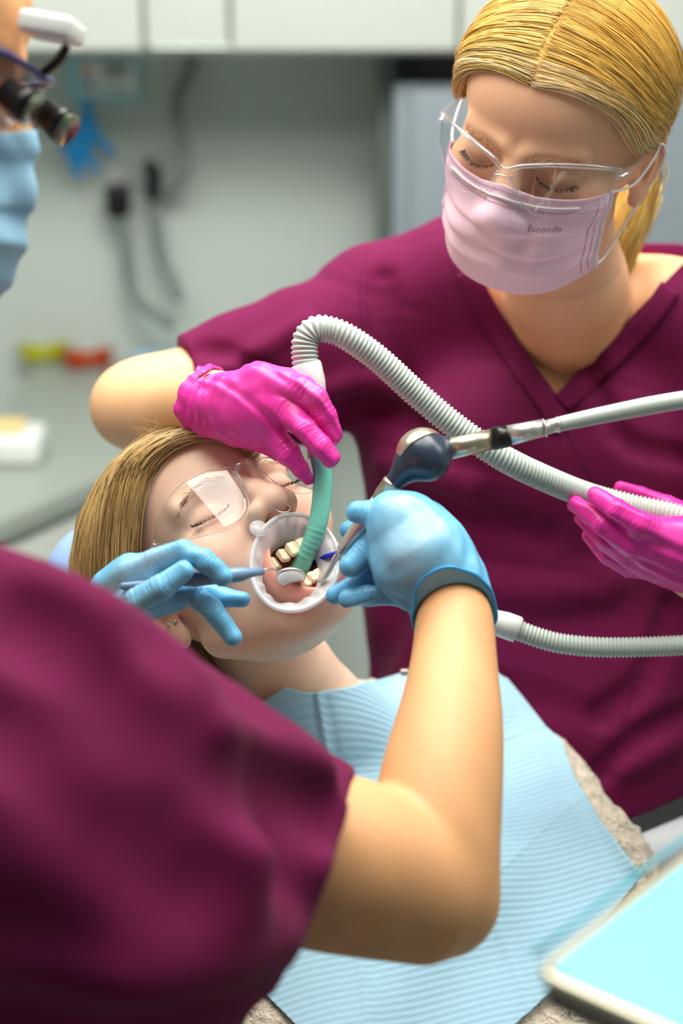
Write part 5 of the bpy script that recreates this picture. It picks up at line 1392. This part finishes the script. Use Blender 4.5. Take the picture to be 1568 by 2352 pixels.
# suction
t = empty('suction_tube', P(700, 830, 1.27), 'big corrugated grey suction hose with white connector and teal tip in the mouth', 'suction')
C = catmull([P(706, 862, 1.268), P(700, 820, 1.268), P(702, 780, 1.268), P(722, 757, 1.268), P(755, 757, 1.270), P(800, 776, 1.272), P(870, 826, 1.28), P(960, 908, 1.29), P(1060, 990, 1.295), P(1160, 1055, 1.30), P(1260, 1103, 1.32), P(1350, 1138, 1.345), P(1450, 1164, 1.350), P(1568, 1192, 1.34), P(1750, 1260, 1.33), P(2000, 1500, 1.4)], 10)
V, F = corrugated(C, 29.5 * 1.29 / FPX, .0034, .075, 28); link('corrugated_hose', mesh_np('h', V, F), M_HOSE, t)
C, r = rods([(702, 836, 1.268, 34), (703, 840, 1.268, 36), (712, 880, 1.268, 36), (724, 925, 1.270, 26), (724, 960, 1.275, 22), (722, 1010, 1.275, 19), (726, 1052, 1.272, 20)]); tube('connector', C, r, M_WHITE, t, 28)
C, r = rods([(727, 1048, 1.272, 17), (727, 1054, 1.272, 19)]); tube('seal_ring', C, r, pmat('grey_seal', lin(120, 124, 118), .4), t, 24)
tc_ = catmull([P(728, 1040, 1.270), P(738, 1070, 1.268), P(741, 1105, 1.266), P(737, 1160, 1.262), P(729, 1205, 1.260), P(717, 1240, 1.260), P(703, 1272, 1.262), P(690, 1302, 1.266), P(684, 1316, 1.268)], 14)
s_ = np.linspace(0, 1, len(tc_)); r = np.interp(s_, [0, .1, .5, .72, .9, 1], [19, 22.5, 22, 19.5, 23, 27]) * 1.264 / FPX
rib = ((s_ > .50) & (s_ < .80)) * np.maximum(0, np.cos((s_ - .5) / .043 * 2 * math.pi)) ** 6 * .0005
V, F = tube_vf(tc_, r + rib, 32, False); V2, F2 = tube_vf(tc_[::-1], (r * .82)[::-1], 32, False)
n1 = len(V); L1 = len(tc_); F = F + [tuple(i + n1 for i in f) for f in F2] + [(32 * (L1 - 1) + j, n1 + j, n1 + (j + 1) % 32, 32 * (L1 - 1) + (j + 1) % 32) for j in range(32)]
link('teal_tip', mesh_np('t', np.vstack([V, V2]), F), M_TEAL, t)

# lower hose
t = empty('aspirator_hose', P(1190, 1450, 1.32), 'thinner corrugated grey hose with white cuff coming from behind the gloved wrist', 'hose')
C, r = rods([(1060, 1400, 1.33, 22), (1120, 1424, 1.33, 27), (1160, 1436, 1.33, 31), (1188, 1446, 1.33, 31), (1190, 1447, 1.33, 27)]); tube('cuff', C, r, M_WHITE, t, 28)
C = catmull([P(1180, 1444, 1.33), P(1240, 1466, 1.33), P(1300, 1480, 1.33), P(1400, 1487, 1.33), P(1568, 1482, 1.33), P(1750, 1470, 1.34), P(1950, 1520, 1.4)], 10)
V, F = corrugated(C, 22.5 * 1.33 / FPX, .0031, .075, 24); link('corrugated_hose', mesh_np('h', V, F), M_HOSE, t)
# saliva ejector, dark blue
tag(tube('saliva_ejector', catmull([P(712, 1296, 1.285), P(740, 1283, 1.262), P(768, 1275, 1.245), P(800, 1266, 1.250), P(850, 1262, 1.27), P(960, 1330, 1.30), P(1070, 1402, 1.33)], 8), .0026, pmat('cobalt_plastic', lin(20, 30, 170), .3), None, 14), 'dark blue saliva ejector tube curving into the mouth', 'ejector')

# mouth mirror
t = empty('mouth_mirror', P(667, 1327, 1.235), 'round steel mouth mirror with a slate blue handle inside the patient\'s lower lip', 'mirror')
C, r = rods([(277, 1347, 1.185, 7), (282, 1347, 1.185, 9), (340, 1341, 1.190, 9.5), (400, 1335, 1.195, 11), (450, 1331, 1.198, 17), (490, 1326, 1.202, 17), (540, 1321, 1.208, 18), (556, 1319, 1.210, 17), (575, 1316, 1.213, 11), (604, 1312, 1.218, 9), (605, 1312, 1.218, 5)]); tube('handle', C, r, M_MIRH, t, 8)
C = catmull([P(600, 1312, 1.218), P(614, 1307, 1.222), P(626, 1306, 1.227), P(634, 1310, 1.232), P(642, 1316, 1.235)], 6); tube('neck', C, .0009, M_STEEL, t, 10)
mn = np.array(UPV * -.78 - FW * .62 + RT * .05); mn /= np.linalg.norm(mn); mc = P(667, 1327, 1.236)
mr_ = 34.5 * 1.236 / FPX
V, F = tube_vf(np.array([mc - mn * .0016, mc - mn * .0014, mc + mn * .0004, mc + mn * .0008]), [mr_ * .9, mr_, mr_, mr_ * .95], 40); mo = link('mirror_head', mesh_np('m', V, F), M_STEEL, t)
V, F = tube_vf(np.array([mc + mn * .00075, mc + mn * .00105]), mr_ * .90, 40); link('mirror_glass', mesh_np('m', V, F), pmat('mirror_glass', (.93, .93, .93, 1), .02, metal=1.0), mo, False)

# ================================================================ PATIENT'S BODY, BIB, CHAIR, TRAY
M_FLEECE = pmat('cream_fleece', lin(226, 214, 194), .95, spec=.1, sheen=.3, noise=(90, .16), bump=(260, 1.0, .004))
tb = [[(P(800, 1800, 1.53), .080), (P(960, 2150, 1.44), .115), (P(1080, 2600, 1.36), .120)],
      [(P(700, 1800, 1.50), .055), (P(640, 2050, 1.40), .075), (P(700, 2500, 1.30), .085)],
      [(P(1100, 1665, 1.55), .040), (P(1230, 1830, 1.51), .048), (P(1350, 2010, 1.45), .054), (P(1400, 2300, 1.38), .055)]]
def fT(p):
    d = None
    for c in tb: e = chain(p, c, .02); d = e if d is None else smin(d, e, .06)
    return smin(d, cap(p, P(830, 1700, 1.54), P(1080, 1640, 1.56), .040, .035), .05)
def fTf(p): return fT(p) + .0012 * wav(p, .010, 31, 3) + .002 * wav(p, .03, 33, 3)
lo, hi = bounds([q for c in tb for q in c], .02); lo[2] = max(lo[2], .55)
organic('fleece_top', fTf, lo, hi, .0035, M_FLEECE, patient)
# bib: a sheet draped over the chest
def edge(pp, n): 
    C = catmull(np.array(pp, float), 12); s = np.concatenate([[0], np.cumsum(np.linalg.norm(np.diff(C, axis=0), axis=1))]); t_ = np.linspace(0, s[-1], n); return np.stack([np.interp(t_, s, C[:, i]) for i in range(2)], 1)
def linpath(pp, n):
    C = np.array(pp, float); s = np.concatenate([[0], np.cumsum(np.linalg.norm(np.diff(C, axis=0), axis=1))]); t_ = np.linspace(0, s[-1], n); return np.stack([np.interp(t_, s, C[:, i]) for i in range(2)], 1)
nu, nv = 110, 150
top = linpath([(540, 1652), (600, 1605), (652, 1574), (700, 1588), (800, 1580), (900, 1552), (955, 1534), (1050, 1535), (1128, 1542)], nu)
rgt = linpath([(1128, 1542), (1165, 1558), (1200, 1600), (1255, 1670), (1290, 1700), (1318, 1780), (1380, 1885), (1472, 2008)], nv)
lft = linpath([(540, 1652), (548, 1900), (556, 2228)], nv)
bot = linpath([(556, 2228), (660, 2345), (740, 2440), (1000, 2480), (1175, 2360), (1270, 2275), (1472, 2008)], nu)
u = np.linspace(0, 1, nu)[None, :, None]; v = np.linspace(0, 1, nv)[:, None, None]
C2 = (1 - v) * top[None] + v * bot[None] + (1 - u) * lft[:, None] + u * rgt[:, None] - ((1 - u) * (1 - v) * top[0] + u * (1 - v) * top[-1] + (1 - u) * v * bot[0] + u * v * bot[-1])
px_ = C2.reshape(-1, 2); fBody = lambda p: smin(fT(p), fPw(p), .01)
dep = hit(fBody, px_[:, 0], px_[:, 1], 1.0, .004, dmax=1.62).reshape(nv, nu)
for _ in range(60):
    q = dep.copy(); q[1:-1, 1:-1] = (dep[:-2, 1:-1] + dep[2:, 1:-1] + dep[1:-1, :-2] + dep[1:-1, 2:]) / 4
    q[0, 1:-1] = (dep[0, :-2] + dep[0, 2:] + dep[1, 1:-1]) / 3; q[-1, 1:-1] = (dep[-1, :-2] + dep[-1, 2:] + dep[-2, 1:-1]) / 3; q[1:-1, 0] = (dep[:-2, 0] + dep[2:, 0] + dep[1:-1, 1]) / 3; q[1:-1, -1] = (dep[:-2, -1] + dep[2:, -1] + dep[1:-1, -2]) / 3
    dep = q
W = PV(px_[:, 0], px_[:, 1], dep.ravel()); W = push_out(fBody, W, .0065, 3)
uu, vv = np.meshgrid(np.linspace(0, 1, nu), np.linspace(0, 1, nv))
def tent(x, c, w): return np.maximum(0, 1 - np.abs(x - c) / w)
bump = 1.5 * .0022 * tent(uu, .33, .012) - .0016 * tent(uu, .36, .02) + .0018 * tent(uu, .66, .012) + .0014 * tent(vv, .30, .010) + .0014 * tent(vv, .62, .010) + .0035 * wav(W.astype(f32), .12, 41, 3).reshape(nv, nu) * (.4 + vv)
W = W - FW * (bump.ravel()[:, None] * 1.0 + .001)
G = np.vstack([W, W + FW * .0006]); n = nu * nv; F = []
for i in range(nv - 1):
    for j in range(nu - 1):
        q = (i * nu + j, i * nu + j + 1, (i + 1) * nu + j + 1, (i + 1) * nu + j); F.append(q[::-1]); F.append(tuple(k + n for k in q))
for j in range(nu - 1): F.append((j, j + 1, j + 1 + n, j + n)); a = (nv - 1) * nu; F.append((a + j + 1, a + j, a + j + n, a + j + 1 + n))
for i in range(nv - 1): F.append(((i + 1) * nu, i * nu, i * nu + n, (i + 1) * nu + n)); F.append((i * nu + nu - 1, (i + 1) * nu + nu - 1, (i + 1) * nu + nu - 1 + n, i * nu + nu - 1 + n))
m, nt, b = mat_new('ribbed_bib_paper'); N = nt.nodes; L = nt.links
b.inputs['Base Color'].default_value = lin(172, 214, 234); b.inputs['Roughness'].default_value = .8; b.inputs['Specular IOR Level'].default_value = .2
uvn = N.new('ShaderNodeUVMap'); sp_ = N.new('ShaderNodeSeparateXYZ'); L.new(uvn.outputs[0], sp_.inputs[0])
def mth(op, a, c=None):
    q = N.new('ShaderNodeMath'); q.operation = op
    for i, vl in enumerate((a, c)):
        if vl is None: continue
        if isinstance(vl, (int, float)): q.inputs[i].default_value = vl
        else: L.new(vl, q.inputs[i])
    return q.outputs[0]
bax = P(1080, 2400, 1.32) - P(800, 1700, 1.50); bax /= np.linalg.norm(bax)
tcb = N.new('ShaderNodeTexCoord'); dt = N.new('ShaderNodeVectorMath'); dt.operation = 'DOT_PRODUCT'; L.new(tcb.outputs['Object'], dt.inputs[0]); dt.inputs[1].default_value = tuple(bax)
ribs = mth('SINE', mth('MULTIPLY', dt.outputs['Value'], 2 * math.pi / .0052)); fine = mth('SINE', mth('MULTIPLY', sp_.outputs[0], 2 * math.pi * 230))
hgt = mth('ADD', ribs, mth('MULTIPLY', mth('MULTIPLY', fine, ribs), .35))
bp = N.new('ShaderNodeBump'); bp.inputs['Strength'].default_value = .25; bp.inputs['Distance'].default_value = .0006; L.new(hgt, bp.inputs['Height']); L.new(bp.outputs[0], b.inputs['Normal'])
mr = N.new('ShaderNodeMapRange'); mr.inputs['From Min'].default_value = -1; mr.inputs['To Min'].default_value = .975; mr.inputs['To Max'].default_value = 1.01; L.new(ribs, mr.inputs['Value'])
vm = N.new('ShaderNodeVectorMath'); vm.operation = 'SCALE'; vm.inputs[0].default_value = lin(172, 214, 234)[:3]; L.new(mr.outputs[0], vm.inputs['Scale']); L.new(vm.outputs[0], b.inputs['Base Color'])
me = mesh_np('bib', G, F); uvl = me.uv_layers.new(name='UVMap'); li = np.empty(len(me.loops), np.int32); me.loops.foreach_get('vertex_index', li)
UV = np.stack([np.tile(uu.ravel(), 2), np.tile(vv.ravel(), 2)], 1)[li]; uvl.data.foreach_set('uv', UV.astype(f32).ravel())
bib = empty('dental_bib', P(800, 1900, 1.35), 'light blue ribbed paper bib spread over the patient\'s chest', 'bib')
link('sheet', me, m, bib)
M_SEAMB = pmat('bib_crease', lin(132, 184, 208), .8)
def iso(uc=None, vc=None):
    if uc is not None: j = int(uc * (nu - 1)); return W.reshape(nv, nu, 3)[:, j]
    return W.reshape(nv, nu, 3)[int(vc * (nv - 1))]
# clip chain behind the neck
c = P(930, 1545, 1.46); box('clip', c, (.004, .002, .003), M_STEEL, bib, .001)

# dental chair
M_UPH = pmat('periwinkle_upholstery', lin(150, 180, 232), .5)
ch = empty('dental_chair', (P(700, 2600, 1.75)[0], P(700, 2600, 1.75)[1], 0), 'dental chair with periwinkle blue headrest under the patient', 'chair')
hp = pc((245, 1335, 1.475, 140), (400, 1530, 1.50, 130))
lo, hi = bounds(hp, .03); organic('headrest', lambda p: smax(chain(p, hp, .02), -(fPw(p) - .004), .006), lo, hi, .004, M_UPH, ch)
bk = pc((560, 1760, 1.66, 200), (760, 2300, 1.58, 250), (950, 3000, 1.55, 280))
lo, hi = bounds(bk, .02); lo[2] = .4
def fbk(p):
    d = chain(p, bk, .05) ; return smax(smax(d, -(fT(p) - .004), .01), .42 - p[:, 2], .01)
organic('backrest', fbk, lo, hi, .008, pmat('pale_grey_upholstery', lin(196, 202, 206), .5), ch)
ap = pc((1470, 1985, 1.50, 62), (1600, 1935, 1.52, 66), (1800, 1880, 1.56, 66)); lo, hi = bounds(ap, .01); organic('armrest', lambda p: chain(p, ap, .0), lo, hi, .004, bpy.data.materials['pale_grey_upholstery'], ch)
q = P(900, 2700, 1.66); V, F = tube_vf(np.array([(q[0], q[1], .0), (q[0], q[1], .03), (q[0], q[1], .035), (q[0], q[1], .45)]), [.26, .26, .10, .09], 32); link('pedestal', mesh_np('p', V, F), M_WHITE, ch)

# instrument tray in front at the lower right
zT = P(1245, 2228, .80)[2]
A = at_z(1238, 2235, zT); B = at_z(1720, 1858, zT); D = at_z(1600, 2398, zT); ax_ = (B - A) / np.linalg.norm(B - A); dd_ = (D - A); dd_ -= ax_ * (dd_ @ ax_) * .0; E_ = B + (D - A) * 1.0
def rounded(poly, r, n=7):
    out = []; m_ = len(poly)
    for i in range(m_):
        a_, b_, c_ = poly[i - 1], poly[i], poly[(i + 1) % m_]; p1 = b_ + (a_ - b_) / np.linalg.norm(a_ - b_) * r; p2 = b_ + (c_ - b_) / np.linalg.norm(c_ - b_) * r
        for s in np.linspace(0, 1, n): out.append((1 - s) ** 2 * p1 + 2 * s * (1 - s) * b_ + s * s * p2)
    return np.array(out)
pl_ = [A, B, B + (D - A), D]
cen_ = sum(pl_) / 4
tr_ = empty('instrument_tray', cen_, 'metal-rimmed instrument tray with a glossy cyan surface at the lower right corner', 'tray')
def prism(name, poly, z0, z1, mat, parent):
    n_ = len(poly); V = np.vstack([poly + [0, 0, z0], poly + [0, 0, z1]]); F = [tuple(range(n_))[::-1], tuple(range(n_, 2 * n_))] + [(i, (i + 1) % n_, n_ + (i + 1) % n_, n_ + i) for i in range(n_)]
    return link(name, mesh_np(name, V, F), mat, parent, False)
ro_ = rounded(pl_, .012); prism('tray_body', ro_, -.016, -.003, pmat('brown_grey_metal', lin(120, 112, 104), .3, metal=.6), tr_)
rc = np.vstack([ro_, ro_[:2]]); tube('rim', rc + [0, 0, -.001], .0034, pmat('warm_metal', lin(190, 186, 164), .3, metal=.7), tr_, 12, False)
ri = cen_ + (ro_ - cen_) * .955; prism('liner', ri, -.003, .0005, pmat('cyan_liner', lin(118, 200, 224), .35), tr_)
tp = [A + (B - A) * t_ + np.array([0, 0, .006]) for t_ in np.linspace(.02, 1, 6)]
tube('teal_edge', np.array(tp) + np.cross(ax_, [0, 0, 1]) * -.006, .0013, pmat('teal_plastic', lin(70, 160, 176), .4), tr_, 10)
# stand
q = B + (D - A) * .5; V, F = tube_vf(np.array([(q[0], q[1], .0), (q[0], q[1], .02), (q[0], q[1], .021), (q[0], q[1], zT - .016)]), [.20, .20, .02, .02], 28); link('stand', mesh_np('p', V, F), M_ALU, tr_)
